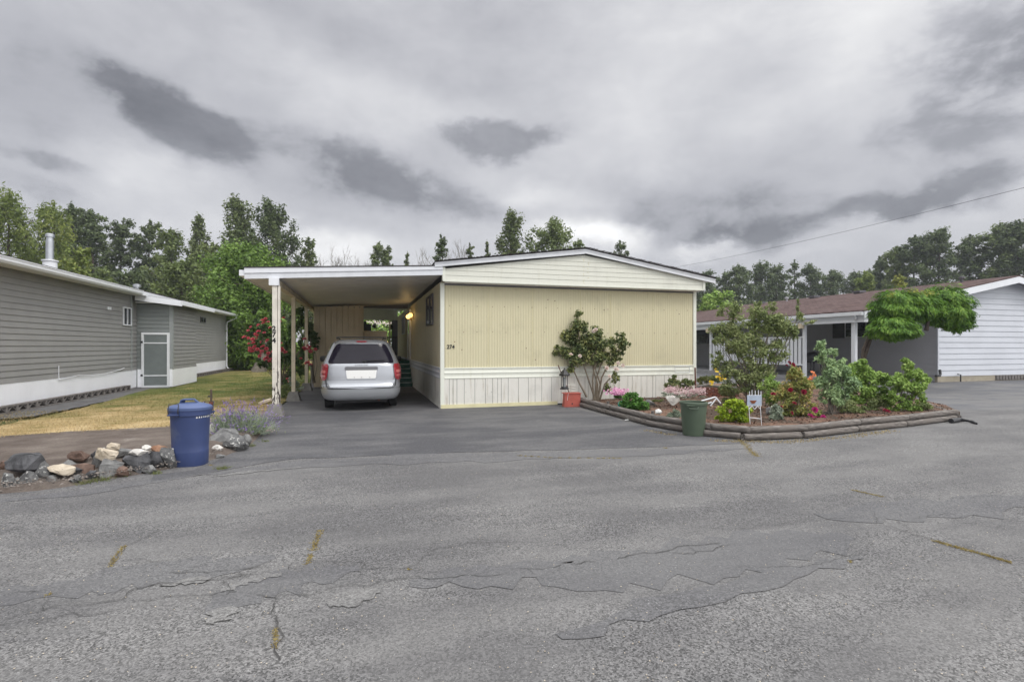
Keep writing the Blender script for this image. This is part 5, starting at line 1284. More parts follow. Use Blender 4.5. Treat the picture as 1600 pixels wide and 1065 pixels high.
loc_build(MB().tube([(-.17, -.19, .53), (-.15, -.235, .50), (-.02, -.265, .50), (.0, -.24, .53)], .011, 6), 'handle', M['greenbin'], gb)
loc_build(MB().box(-.19, .02, -.235, -.19, .545, .565), 'handle_lug', M['greenbin'], gb)
g2 = pt(496, 598, 21.2); g2.z = 0
gc = empty('dustbin', g2, 'grey bin with dark lid behind the carport posts, left of the van', 'dustbin')
loc_build(MB().lathe([(.22, 0), (.28, .75), (.29, .76)], (0, 0, 0), 20), 'body', M['blockdark'], gc, smooth=True); loc_build(MB().lathe([(.31, .75), (.31, .80), (.2, .86), (.02, .88)], (0, 0, 0), 20), 'lid', M['black'], gc, smooth=True)

# ------------------------------------------------------------------ small things
def convex(name, c, dims, mat, label, seed, rz_=0, cat='rock', group=None, npts=15, parent=None):
    rng = random.Random(seed); bm = bmesh.new()
    for _ in range(npts):
        d = Vector((rng.gauss(0, 1), rng.gauss(0, 1), rng.gauss(0, 1))).normalized(); bm.verts.new((d.x * dims[0] / 2 * rng.uniform(.85, 1.1), d.y * dims[1] / 2 * rng.uniform(.85, 1.1), d.z * dims[2] / 2 * rng.uniform(.85, 1.15)))
    bmesh.ops.convex_hull(bm, input=bm.verts)
    bmesh.ops.delete(bm, geom=[v for v in bm.verts if not v.link_faces], context='VERTS')
    bmesh.ops.subdivide_edges(bm, edges=bm.edges[:], cuts=2, use_grid_fill=True)
    bmesh.ops.smooth_vert(bm, verts=bm.verts[:], factor=.18, use_axis_x=True, use_axis_y=True, use_axis_z=True)
    for v in bm.verts: v.co += Vector((rng.gauss(0, 1), rng.gauss(0, 1), rng.gauss(0, 1))) * min(dims) * .018
    zmin = min(v.co.z for v in bm.verts); 
    for v in bm.verts: v.co.z -= zmin
    me = bpy.data.meshes.new(name); bm.to_mesh(me); bm.free()
    o = bpy.data.objects.new(name, me); COL.objects.link(o); me.materials.append(mat); o.location = c; o.rotation_euler = (0, 0, rz_)
    return props(o, label, cat, group)
rocks = [
 (12, 766, 0, 20, 17, 'speckled', 'round dark rock flecked with white at the very left end of the rock edging'), (27, 762, 0, 11, 10, 'grey', 'small grey stone between the two flecked rocks at the left end'),
 (43, 762, 0, 30, 17, 'speckled', 'flecked dark rock below the big dark slab'), (64, 757, 0, 26, 20, 'speckled', 'knobbly white-flecked rock left of the flat dark stone'),
 (43, 759, .15, 54, 24, 'dark', 'largest dark slab, lying on top at the left of the rock edging'), (100, 754, 0, 45, 19, 'dark', 'flat charcoal stone under the pale tan slab'),
 (91, 757, .11, 44, 14, 'tan', 'long pale tan slab tilted over the flat charcoal stone'), (128, 749, 0, 34, 19, 'brown', 'reddish brown block under the flat brown rock'),
 (129, 742, .17, 36, 13, 'brown', 'flat brown rock resting on the reddish brown block'), (168, 748, 0, 42, 26, 'grey', 'big sloping grey rock beside the brown block'),
 (150, 742, .05, 16, 24, 'grey', 'narrow grey rock wedged between brown and pale rocks'), (170, 745, .20, 34, 20, 'tan', 'pale rock lying on top of the sloping grey rock'),
 (178, 735, .26, 20, 10, 'tan', 'topmost cream coloured stone of the rock edging'), (160, 734, .20, 12, 8, 'white', 'small white stone left of the topmost cream stone'),
 (212, 741, 0, 42, 27, 'dark', 'angular slate grey boulder in the middle of the edging'), (198, 730, .15, 24, 12, 'grey', 'flat grey stone behind the angular slate boulder'),
 (219, 738, .22, 28, 9, 'white', 'long white stone lying on the slate boulder'), (229, 735, .26, 11, 7, 'white', 'small white stone above the long white one'),
 (241, 735, 0, 30, 27, 'dark', 'dark rock between the slate boulder and the blue bin'), (260, 733, 0, 26, 29, 'speckled', 'flecked dark rock touching the left of the blue bin'),
 (247, 731, .20, 24, 10, 'orange', 'rusty orange stone on top beside the blue bin'), (206, 726, .14, 22, 9, 'brown', 'dark flat brown stone behind the long white stone'),
 (350, 704, 0, 38, 30, 'grey', 'big mottled grey boulder right of the blue bin'), (369, 706, 0, 34, 19, 'speckled', 'white-marked rock at the right end of the edging'),
 (338, 710, 0, 20, 12, 'white', 'white rock beside the foot of the blue bin'), (343, 716, 0, 14, 6, 'grey', 'small grey stone in front of the white rock'),
 (332, 690, .12, 9, 15, 'white', 'upright white stone just right of the blue bin'), (383, 699, 0, 16, 15, 'grey', 'small grey rock under the lavender bush'),
 (82, 758, 0, 20, 14, 'grey', 'small grey stone just left of the pale tan slab'), (118, 756, 0, 18, 11, 'speckled', 'small flecked stone right of the flat charcoal stone'),
 (145, 752, 0, 18, 13, 'dark', 'small dark stone in front of the narrow grey rock'), (190, 746, 0, 22, 14, 'brown', 'small brown stone between the sloping grey rock and the slate boulder'),
 (152, 736, .16, 20, 10, 'dark', 'dark stone on top between the brown and the pale rocks'), (232, 741, 0, 20, 12, 'grey', 'small grey stone at the foot of the slate boulder'),
 (108, 744, .12, 20, 9, 'grey', 'flat grey stone behind the pale tan slab'), (186, 733, .17, 18, 9, 'grey', 'grey stone behind the topmost cream stone'), (5, 752, .14, 16, 11, 'brown', 'brown stone on top at the left edge of the picture'),
 (1050, 633, .12, 22, 15, 'white', 'white ribbed stone in the flower bed behind the green bin'), (1207, 648, .12, 22, 11, 'grey', 'blue grey flat stone right of the plaque stand'),
 (1097, 613, .3, 9, 6, 'white', 'small white stone in front of the brick planter'), (1018, 634, .10, 22, 9, 'grey', 'low grey stone behind the ball in the flower bed')]
for i, (px_, py_, z_, w_, h_, k_, lb) in enumerate(rocks):
    x, y = G(px_, py_, 0); D = 1.6 * FOC / (py_ - 540); wd = w_ / FOC * D; ht = h_ / FOC * D
    if px_ > 900: D = (1.6 - z_) * FOC / (py_ - 540); x, y = G(px_, py_, z_); wd = w_ / FOC * D; ht = h_ / FOC * D
    dp = wd * .62 if w_ > 14 else wd * .8
    D0 = 1.6 * FOC / (py_ - 540) if px_ < 500 else D
    q_ = pt(px_, 540, D0 + dp * .5); x, y = q_.x, q_.y
    if px_ < 80 and z_ == 0: ht *= 1.35
    convex('rock', (x, y, z_ - .02), (wd * 1.28, dp * 1.4, ht * 1.5) if px_ < 500 else (wd * 1.2, dp * 1.2, ht * 1.3), ROCK[k_], lb, 50 + i, -YAW + random.Random(i).uniform(-.15, .15), 'rock', 'rocks edging the bare soil' if px_ < 500 else None)
# red planter box
rb = Vector((*G(896, 636), 0)) + Vector((0, .16, 0))
rp = empty('planter_box', rb, 'small red wooden planter box at the foot of the wall by the timbers', 'planter box', None, rad(-4))
mb = MB(); mb.add([(-.23, -.12, 0), (.21, -.12, 0), (.23, .12, 0), (-.21, .12, 0), (-.20, -.12, .36), (.23, -.12, .34), (.24, .12, .33), (-.18, .12, .35)], [(3, 2, 1, 0), (4, 5, 6, 7), (0, 1, 5, 4), (1, 2, 6, 5), (2, 3, 7, 6), (3, 0, 4, 7)])
loc_build(mb, 'box', M['redbox'], rp, bevel=.008); loc_build(MB().lathe([(.02, 0), (.02, .006)], (0, 0, 0), 12), 'hole', M['black'], rp)
rp.children[-1].rotation_euler = (rad(90), 0, 0); rp.children[-1].location = (-.01, -.121, .09)
loc_build(MB().bar((-.15, -.128, .18), (-.12, -.128, .36), .025, .004), 'paint_smear', M['plate'], rp); loc_build(MB().box(-.215, .245, -.135, .135, .345, .365), 'rim', M['redbox'], rp)
# lantern on a shepherd stake
lx = pt(877, 592, 13.75)
ln = empty('garden_lantern', Vector((lx.x + .12, lx.y, .12)), 'black pagoda garden lantern leaning before the rose stems', 'lantern')
L0 = pt(882, 592, 13.7)
MB().lathe([(.01, .30), (.03, .26), (.06, .23), (.16, .12), (.15, .09), (.10, .09)], L0, 6).build('roof', M['iron'], ln)
MB().lathe([(.13, -.27), (.13, -.24), (.10, -.235), (.09, -.20)], L0, 6).build('base', M['iron'], ln)
mb = MB()
for k in range(4): a = math.pi / 4 + k * math.pi / 2; mb.tube([L0 + Vector((math.cos(a) * .09, math.sin(a) * .09, -.24)), L0 + Vector((math.cos(a) * .09, math.sin(a) * .09, .10))], .010, 4)
mb.build('cage', M['iron'], ln); MB().lathe([(.05, -.22), (.055, .05)], L0, 8).build('glass', M['greytrim'], ln); MB().tube([pt(893, 622, 13.75), pt(880, 590, 13.8), pt(872, 570, 13.8)], .012, 5).build('stake', M['rust'], ln)
# glass ball
gp = pt(972, 632, 12.1); thing('gazing_ball', MB().lathe([(.01, -.10), (.06, -.085), (.1, -.03), (.105, .0), (.1, .04), (.06, .085), (.01, .1)], gp, 18), M['ballgreen'], 'small shiny turquoise glass ball by the clipped dark green shrub', 'glass ball', smooth=True)
# plaque stand
pD = 9.6; pc = pt(1178, 625, pD)
ps = empty('plaque_stand', pt(1180, 663, pD), 'white metal stand holding a small plaque with a brown bird-like shape', 'garden sign')
def onp(px_, py_, d=0): return pt(px_, py_, pD + d)
mb = MB(); mb.bar(onp(1167.5, 625), onp(1189.5, 625), .012, .185); mb.build('panel', M['picture'], ps)
mb = MB(); rg = random.Random(2); cc = onp(1177, 627, -.015); pts_ = [cc + Vector((RX, RY, 0)) * (.062 * math.cos(a) * (1 + .2 * math.sin(3 * a))) + Vector((0, 0, .028 * math.sin(a) + .010 * math.cos(2 * a))) for a in [2 * math.pi * k / 16 for k in range(16)]]
mb.add(pts_, [tuple(range(16))]).build('printed_shape', M['brownprint'], ps)
mb = MB()
for a, b in (((1168, 617), (1168, 634)), ((1189.5, 616), (1189.5, 634)), ((1168, 617.5), (1189.5, 617.5)), ((1168, 633.5), (1189.5, 633.5)), ((1170, 634), (1172, 662)), ((1188, 634), (1190, 664)), ((1171.5, 652), (1189, 654)),
             ((1171, 617), (1171, 611)), ((1175, 617), (1175, 609)), ((1180, 617), (1180, 610)), ((1185, 617), (1185, 609)), ((1189, 617), (1189, 611)), ((1171, 638), (1175, 634)), ((1175, 634), (1179, 639)), ((1179, 639), (1184, 634)), ((1184, 634), (1188, 639))):
    mb.tube([onp(*a), onp(*b)], .0065, 5)
mb.build('frame', M['whiteclean'], ps)
# rusty rod, driftwood, white edging, litter, hose end
thing('rusty_rod', MB().tube([pt(1087, 617, 14.2), pt(1086, 574, 14.2)], .022, 6), M['rust'], 'rusty upright rod at the right corner of the mobile home', 'rod')
thing('driftwood', MB().tube([pt(1309, 634, 12.0), pt(1316, 628, 12.0), pt(1330, 624, 12.0), pt(1336, 617, 12.0), pt(1330, 611, 12.05)], [.02, .03, .03, .024, .01], 7), M['drift'], 'curved pale piece of driftwood in the flower bed', 'driftwood')
thing('driftwood', MB().tube([pt(1306, 626, 12.1), pt(1314, 615, 12.1)], [.022, .012], 6), M['drift'], 'short straight pale stick left of the curved driftwood', 'driftwood')
mb = MB()
for a, b in (((1096, 626), (1118, 620)), ((1118, 620), (1126, 630)), ((1110, 634), (1120, 621)), ((1088, 628), (1100, 632)), ((1100, 632), (1112, 628))): mb.tube([pt(*a, 10.9), pt(*b, 10.9)], .014, 5)
thing('wire_edging', mb, M['whiteclean'], 'low white wire edging behind the green bin', 'edging')
convex('plastic_scrap', (*G(981, 657), .01), (.16, .07, .02), M['plate'], 'crumpled white scrap lying on the asphalt by the timbers', 77, cat='litter')
convex('plant_pot', pt(1029, 647, 10.6), (.17, .14, .13), M['plate'], 'white broken pot among the grey foliage', 78, cat='plant pot')
thing('drain_hose', MB().tube([(*G(1486, 661), .05), (*G(1500, 659), .05), (*G(1520, 661), .03), (*G(1526, 663), .02)], [.05, .045, .03, .02], 8), M['black'], 'black hose end lying beyond the end of the timbers', 'hose')
thing('fallen_branch', MB().tube([pt(404, 630, 12.9), pt(412, 628, 12.9), pt(424, 624, 12.9)], [.02, .05, .045], 6), M['drift'], 'short broken pale branch lying on the lawn beside the first carport post', 'branch')
wp = pt(330, 640, 11.2); wp.z = 0.03
tp = empty('water_standpipe', wp, 'thin weathered standpipe in the lawn behind the blue bin', 'standpipe')
MB().tube([wp, wp + Vector((0, 0, .62))], .022, 6).build('pipe', M['wood'], tp); MB().box(wp.x - .04, wp.x + .03, wp.y - .03, wp.y + .03, .30, .38).build('tap_body', M['rust'], tp); MB().bar(wp + Vector((-.06, 0, .47)), wp + Vector((.02, 0, .47)), .03, .03).build('tap', M['darkmetal'], tp)

# ------------------------------------------------------------------ GARDEN BED
bed = [(3.80, -.42), G(962, 640), G(1022, 658), G(1066, 669), G(1110, 680), G(1170, 685), G(1250, 681), G(1330, 672), G(1410, 664), G(1470, 658), G(1500, 651), G(1478, 640), G(1440, 631), (13.6, -1.6), (13.4, 1.5), (11.8, 4), (8.2, 4.0), (7.55, .9), (7.56, -.05), (3.80, -.05)]
def zf(x, y): return .11
bd = MB(); bd.prism(bed, .0, .115, 'z'); o = bd.build('flower_bed_soil', M['mulch']); o['kind'] = 'structure'
rng = np.random.RandomState(31); n_ = 5200
bx_ = rng.uniform(3.4, 13.2, n_); by_ = rng.uniform(-5.9, .3, n_)
def inside(x, y, P):
    c = False
    for i in range(len(P)):
        a, b = P[i], P[i - 1]
        if (a[1] > y) != (b[1] > y) and x < (b[0] - a[0]) * (y - a[1]) / (b[1] - a[1]) + a[0]: c = not c
    return c
ok = np.array([inside(x, y, bed) for x, y in zip(bx_, by_)])
Cc = np.stack([bx_, by_, np.full(n_, .125)], 1)[ok]
o = leaf_object('mulch_chips', Cc, rng.normal(size=Cc.shape) * .5 + np.array([0, 0, 1]), rng.uniform(.012, .04, len(Cc)), mk_leaf('chips', (.06, .03, .02), (.15, .075, .05), (.34, .22, .15), 1.2, 0), None, rng, .6)
props(o, 'reddish bark chips strewn over the flower bed', 'mulch', None, 'stuff')
# timbers: each log its own object
def log(a, b, z, r, label, seed, grp='landscape timbers round the flower bed'):
    a = Vector((*a, z)); b = Vector((*b, z)); d = b - a; L = d.length; rng = random.Random(seed); n = 12; vs = []; st = 10
    for i in range(st + 1):
        x = L * i / st
        for j in range(n):
            t = 2 * math.pi * j / n; k = (abs(math.cos(t)) ** 3.2 + abs(math.sin(t)) ** 3.2) ** (-1 / 3.2); rr = r * k * (1 + rng.gauss(0, .035))
            vs.append((x + (rng.gauss(0, .01) if i in (0, st) else 0), rr * math.cos(t) * 1.1, rr * math.sin(t)))
    fs = [(i * n + j, i * n + (j + 1) % n, (i + 1) * n + (j + 1) % n, (i + 1) * n + j) for i in range(st) for j in range(n)] + [tuple(range(n - 1, -1, -1)), tuple(st * n + j for j in range(n))]
    me = bpy.data.meshes.new('landscape_timber'); me.from_pydata(vs, [], fs); me.polygons.foreach_set('use_smooth', [True] * (len(fs) - 2) + [False] * 2); me.materials.append(M['timber'])
    o = bpy.data.objects.new('landscape_timber', me); COL.objects.link(o); o.location = a; o.rotation_euler = (rng.gauss(0, .02), -math.asin(d.z / L), math.atan2(d.y, d.x))
    return props(o, label, 'timber', grp)
path = [(903, 634), (952, 648), (1018, 666), (1110, 682), (1172, 688), (1262, 684), (1345, 674), (1420, 666), (1497, 656)]
gp_ = [G(*p) for p in path]
where = ['beside the red planter box', 'in front of the clipped dark green shrub', 'left of and behind the green bin', 'right of the green bin, below the lime bush', 'below the plaque stand and the dark red roses', 'below the blue green shrub', 'below the bushy shrub at the right', 'at the right tip of the flower bed']
for i in range(len(gp_) - 1):
    a, b = gp_[i], gp_[i + 1]; d = Vector((b[0] - a[0], b[1] - a[1])).normalized(); nrm = Vector((-d.y, d.x)) * .05
    log((a[0] + nrm.x, a[1] + nrm.y), (b[0] + nrm.x, b[1] + nrm.y), .175, .055, 'upper timber ' + where[i], 200 + i)
    log((a[0] - d.x * .12 + (nrm.x * .3), a[1] - d.y * .12 + nrm.y * .3), (b[0] - d.x * .14 + nrm.x * .3, b[1] - d.y * .14 + nrm.y * .3), .06, .056, 'lower timber ' + where[i], 220 + i)
log(gp_[-1], G(1440, 632), .07, .05, 'timber closing the far right edge of the flower bed', 240)
log(G(915, 623), G(982, 631), .20, .06, 'short timber behind, at the foot of the pale rose bush', 241)
for i, (px_, py_) in enumerate(((950, 646), (1020, 664))):
    x, y = G(px_, py_); thing('timber_stake', MB().tube([(x, y, .0), (x, y, .29)], .035, 8), M['timber'], ['round stake holding the timbers left of the clipped shrub', 'round stake holding the timbers at the bend behind the green bin'][i], 'stake')
# little brick planter by the corner of the home
bw = empty('brick_planter', pt(1118, 605, 15.3), 'low old brick planter with a wavy coping behind the flower bed', 'planter')
rg = random.Random(6)
A0, A1 = pt(1090, 611, 15.2), pt(1152, 615, 15.0); A0.z = A1.z = 0
mb = MB()
for k in range(11):
    for r in range(4):
        t = (k + .5 * (r % 2)) / 11; p = A0.lerp(A1, t); d = (A1 - A0) / 11
        if t + 1 / 11 > 1.05: continue
        q = p + d * .94; jz = .03 * math.sin(t * 6); mb.bar(p + Vector((0, rg.uniform(-.01, .01), .10 + r * .07 + jz)), q + Vector((0, 0, .10 + r * .07 + jz)), .09, .062)
mb.build('bricks', M['brick'], bw)
cp_ = [A0.lerp(A1, t / 8) + Vector((0, -.01, .40 + .035 * math.sin(t / 8 * 6))) for t in range(9)]
MB().tube(cp_, .035, 6).build('coping', M['concrete'], bw); MB().tube([A0 + Vector((0, 0, .08)), A0 + Vector((0, 0, .42))], .04, 6).build('end_pier', M['concrete'], bw)
o = MB().prism([(A0.x, A0.y + .05), (A1.x, A1.y + .05), (A1.x + .5, A1.y + 1.2), (A0.x + .4, A0.y + 1.2)], .1, .34, 'z').build('soil', M['mulch'], bw)
# ------------------------------------------------------------------ GARDEN PLANTS
r_ = plant('rose_bush', (930, 627), 13.9, [(902, 508, 16, 22), (895, 532, 22, 18), (878, 547, 14, 12), (902, 552, 20, 18), (925, 538, 20, 20), (945, 543, 20, 18), (966, 532, 14, 15), (975, 540, 12, 12), (932, 560, 22, 14), (950, 565, 14, 12), (962, 556, 14, 12), (962, 592, 7, 10), (948, 606, 7, 7), (893, 572, 8, 10), (930, 518, 12, 12), (905, 492, 9, 8)],
 M['leaf_rose'], 'large old rose bush with pale pink blooms against the yellow wall', 1, grow=1.08, n=10500, leaf=.043, stems=[[(932, 628), (934, 600), (925, 570), (905, 530), (903, 500)], [(934, 628), (940, 590), (955, 560), (972, 540)], [(928, 628), (926, 595), (930, 560), (932, 525)], [(936, 628), (945, 600), (958, 585), (968, 565)],
 [(917, 620), (905, 598), (895, 575), (885, 550)], [(930, 626), (932, 590), (942, 560), (945, 535)], [(931, 627), (922, 600), (912, 570), (900, 545)], [(933, 627), (938, 600), (930, 575), (940, 550)]], depth=.7, stem_r=.028, stemmat='stem', crad=.42, clumps=10)
blooms(r_, [(931, 515), (929, 517), (966, 567), (973, 571), (963, 577), (952, 588), (948, 575), (906, 556), (892, 554)], 13.9, .085, 'petal_white', 3)
plant('clipped_shrub', (990, 640), 11.9, [(990, 629, 23, 15), (978, 634, 12, 10), (1002, 633, 13, 11), (990, 620, 14, 8)], M['leaf_box'], 'rounded dense dark green shrub behind the timbers', 2, n=5200, leaf=.032, twigs=6, clumps=14, crad=.36)
r_ = plant('pink_flowering_plant', (966, 622), 13.3, [(966, 618, 14, 5)], M['leaf_box'], 'low plant covered in bright pink flowers at the foot of the wall', 3, n=300, leaf=.03, cat='flowers')
rng = np.random.RandomState(4)
def flower_mass(root, lobes, D, mat, n, size, seed, name='flowers', asp=.8):
    rng = np.random.RandomState(seed); C = []
    for _ in range(n):
        L = lobes[rng.randint(len(lobes))]; a = rng.normal(size=2) * .45; C.append(np.array(pt(L[0] + a[0] * L[2], L[1] + a[1] * L[3] - L[3] * .3, D + rng.normal() * .12)))
    o = leaf_object(name, np.array(C), rng.normal(size=(n, 3)) * .5 + np.array([-FX, -FY, .8]), size * rng.uniform(.6, 1.3, n), M[mat], root, rng, asp); o['kind'] = 'stuff'; return o
flower_mass(r_, [(966, 614, 15, 6)], 13.2, 'petal_pink', 260, .028, 5)
plant('leafy_shrub', (1060, 612), 14.3, [(1058, 594, 17, 9), (1075, 600, 12, 10), (1048, 603, 10, 9), (1066, 606, 16, 8)], M['leaf_rose'], 'dark leafy shrub at the right corner of the home wall', 6, n=2600, leaf=.05, twigs=10, asp=.4)
r_ = plant('pale_pink_sedum', (1060, 622), 12.6, [(1065, 618, 26, 7), (1088, 616, 16, 6), (1040, 616, 14, 5)], M['leaf_grey'], 'sprawling pale pink flowering ground plant behind the silver foliage', 7, n=900, leaf=.022, cat='flowers')
flower_mass(r_, [(1070, 614, 24, 8), (1090, 612, 14, 6), (1048, 610, 12, 5)], 12.4, 'petal_pale', 800, .018, 8)
r_ = plant('silver_plant', (1048, 660), 10.6, [(1046, 650, 17, 12), (1034, 655, 12, 10), (1058, 652, 12, 12)], M['leaf_grey'], 'feathery silver grey plant left of the green bin', 9, n=4200, leaf=.035, asp=.2, up=.1, cat='plant')
plant('low_green_plant', (1027, 628), 12.5, [(1027, 626, 11, 5)], M['leaf_weed'], 'small bright green mat of leaves between stones in the bed', 10, n=400, leaf=.025, cat='plant')
plant('lime_shrub', (1148, 668), 10.0, [(1148, 642, 24, 16), (1134, 652, 15, 12), (1160, 655, 18, 12), (1143, 628, 16, 8), (1165, 640, 10, 10), (1150, 660, 22, 8)], M['leaf_lime'], 'bright lime green spreading shrub beside the green bin', 11, grow=1.12, n=7500, leaf=.032, twigs=8, clumps=14, crad=.32, up=1.2)
r_ = plant('lily_clump', (1106, 604), 15.6, [(1104, 590, 17, 9), (1120, 592, 12, 8), (1095, 594, 9, 6)], M['leaf_weed'], 'clump of bright green day lilies with yellow flowers beside the house corner', 12, n=1500, leaf=.06, asp=.14, up=.0, cat='flowers')
blooms(r_, [(1120, 582), (1126, 586), (1130, 590), (1127, 594), (1113, 598), (1109, 599), (1122, 591), (1117, 579)], 15.4, .095, 'petal_yellow', 4, 'lily')
# tall leggy fruit bush
plant('tall_shrub', (1182, 640), 12.6, [(1130, 515, 20, 20), (1152, 498, 26, 20), (1188, 492, 22, 20), (1212, 500, 24, 20), (1232, 515, 20, 18), (1160, 525, 30, 20), (1195, 525, 30, 22), (1140, 545, 26, 20), (1172, 552, 28, 22), (1210, 548, 22, 16), (1120, 560, 12, 14), (1142, 578, 20, 20), (1170, 585, 24, 22), (1195, 582, 16, 16), (1150, 604, 22, 16), (1178, 612, 18, 16),
 (1182, 476, 8, 9), (1205, 478, 8, 9), (1250, 492, 8, 9), (1265, 503, 12, 4), (1247, 478, 3, 12), (1128, 488, 10, 8), (1118, 530, 8, 10)], M['leaf_olive'], 'tallest leggy bush in the flower bed, olive leaves on several grey trunks', 13, n=17500, leaf=.043, grow=1.10, asp=.36,
 stems=[[(1168, 640), (1165, 600), (1150, 550), (1140, 510)], [(1180, 641), (1182, 590), (1180, 540), (1188, 490)], [(1188, 641), (1196, 590), (1205, 540), (1232, 505), (1270, 502)], [(1175, 640), (1172, 600), (1160, 560), (1130, 530)], [(1196, 640), (1200, 610), (1215, 560), (1245, 500), (1248, 472)], [(1184, 641), (1188, 560), (1208, 500), (1206, 478)]], stem_r=.024, stemmat='stemgrey', twigs=30, crad=.42, clumps=10, depth=.9, up=.3, power=.7)
r_ = plant('red_rose_bush', (1246, 664), 10.9, [(1236, 578, 15, 12), (1250, 592, 24, 15), (1234, 606, 22, 16), (1262, 612, 20, 18), (1245, 630, 28, 18), (1226, 645, 14, 12), (1262, 646, 18, 12), (1242, 652, 20, 10), (1217, 615, 12, 12)], M['leaf_redtint'], 'rose bush with dark red blooms and yellowish leaves behind the timbers', 14, grow=1.14, n=10500, leaf=.034, asp=.42, twigs=34, stem_r=.010, crad=.42, power=.7,
 stems=[[(1246, 664), (1240, 620), (1234, 570)], [(1248, 664), (1256, 620), (1262, 590)], [(1244, 664), (1230, 640), (1224, 610)]])
blooms(r_, [(1233, 567), (1239, 570), (1229, 571), (1235, 609), (1241, 630), (1220, 636), (1237, 645), (1221, 657), (1269, 661, -.1), (1208, 616), (1256, 612)], 10.9, .058, 'petal_dark', 5)
blooms(r_, [(1273, 640), (1274, 653), (1286, 652), (1266, 650), (1278, 655), (1289, 655)], 10.9, .075, 'petal_mag', 6)
blooms(r_, [(1269, 583), (1272, 587), (1268, 590), (1266, 594)], 11.0, .07, 'petal_orange', 7, 'lily')
plant('blue_green_shrub', (1300, 656), 11.2, [(1283, 543, 11, 10), (1301, 549, 8, 8), (1286, 562, 17, 14), (1300, 578, 22, 16), (1322, 574, 15, 14), (1292, 598, 24, 16), (1318, 596, 20, 16), (1296, 618, 24, 14), (1316, 614, 18, 12)], M['leaf_blue'], 'blue green leggy shrub with bare lower stems, right of the red roses', 15, grow=1.14, n=10500, leaf=.036, asp=.42, twigs=30, stemmat='stemgrey', stem_r=.012, crad=.42, power=.7,
 stems=[[(1300, 656), (1296, 630), (1285, 590), (1283, 540)], [(1302, 656), (1310, 620), (1322, 580)], [(1298, 656), (1304, 620), (1300, 560)]])
plant('green_shrub', (1350, 645), 12.0, [(1345, 572, 18, 13), (1330, 588, 18, 16), (1358, 588, 20, 14), (1375, 594, 14, 12), (1345, 606, 26, 16), (1370, 610, 18, 14), (1335, 622, 18, 10), (1362, 626, 16, 8)], M['leaf_bush'], 'dense middle green shrub between the blue green shrub and the right-hand bush', 16, grow=1.15, n=11500, leaf=.038, twigs=14, crad=.42)
plant('bushy_shrub', (1408, 652), 11.7, [(1417, 570, 9, 10), (1414, 584, 14, 12), (1434, 586, 11, 10), (1446, 592, 9, 7), (1400, 600, 18, 14), (1426, 604, 20, 14), (1390, 618, 16, 14), (1415, 624, 18, 12), (1434, 622, 11, 10), (1400, 638, 14, 9), (1430, 640, 16, 7)], M['leaf_bush'], 'loose bright green bush at the right end of the flower bed', 17, grow=1.14, n=10500, leaf=.038, twigs=24, stemmat='stemgrey', stem_r=.012, crad=.40,
 stems=[[(1408, 652), (1408, 620), (1418, 570)], [(1406, 652), (1396, 625), (1390, 600)], [(1410, 652), (1425, 615), (1446, 592)]])
blooms(COL.objects['bushy_shrub'], [(1383, 641, -.5), (1387, 643, -.5)], 11.7, .06, 'petal_dark', 9)
for i, (b_, lb_, mt_, lbl) in enumerate([((1207, 640), [(1206, 622, 14, 12), (1198, 600, 12, 12), (1212, 604, 10, 10)], 'leaf_bush', 'low bright green plant between the tall bush and the red roses'),
   ((1150, 630), [(1140, 618, 18, 9), (1128, 608, 10, 8)], 'leaf_olive', 'low olive plant in front of the brick planter'),
   ((1322, 645), [(1320, 634, 16, 8), (1336, 640, 12, 6)], 'leaf_olive', 'low scrubby plant around the driftwood'),
   ((1375, 640), [(1376, 628, 14, 8), (1362, 636, 12, 5)], 'leaf_olive', 'low plant between the middle shrub and the right-hand bush'),
   ((1224, 655), [(1216, 650, 10, 7), (1212, 640, 8, 6)], 'leaf_grey', 'small grey green plant at the left foot of the red roses'),
   ((1445, 640), [(1442, 634, 14, 6), (1428, 642, 12, 5)], 'leaf_olive', 'low plant at the right tip of the bed behind the timbers')]):
    plant('low_plant', b_, 1.48 * FOC / (b_[1] - 540), lb_, M[mt_], lbl, 700 + i, grow=1.3, n=2600, leaf=.034, asp=.35, twigs=6, crad=.45, cat='plant')
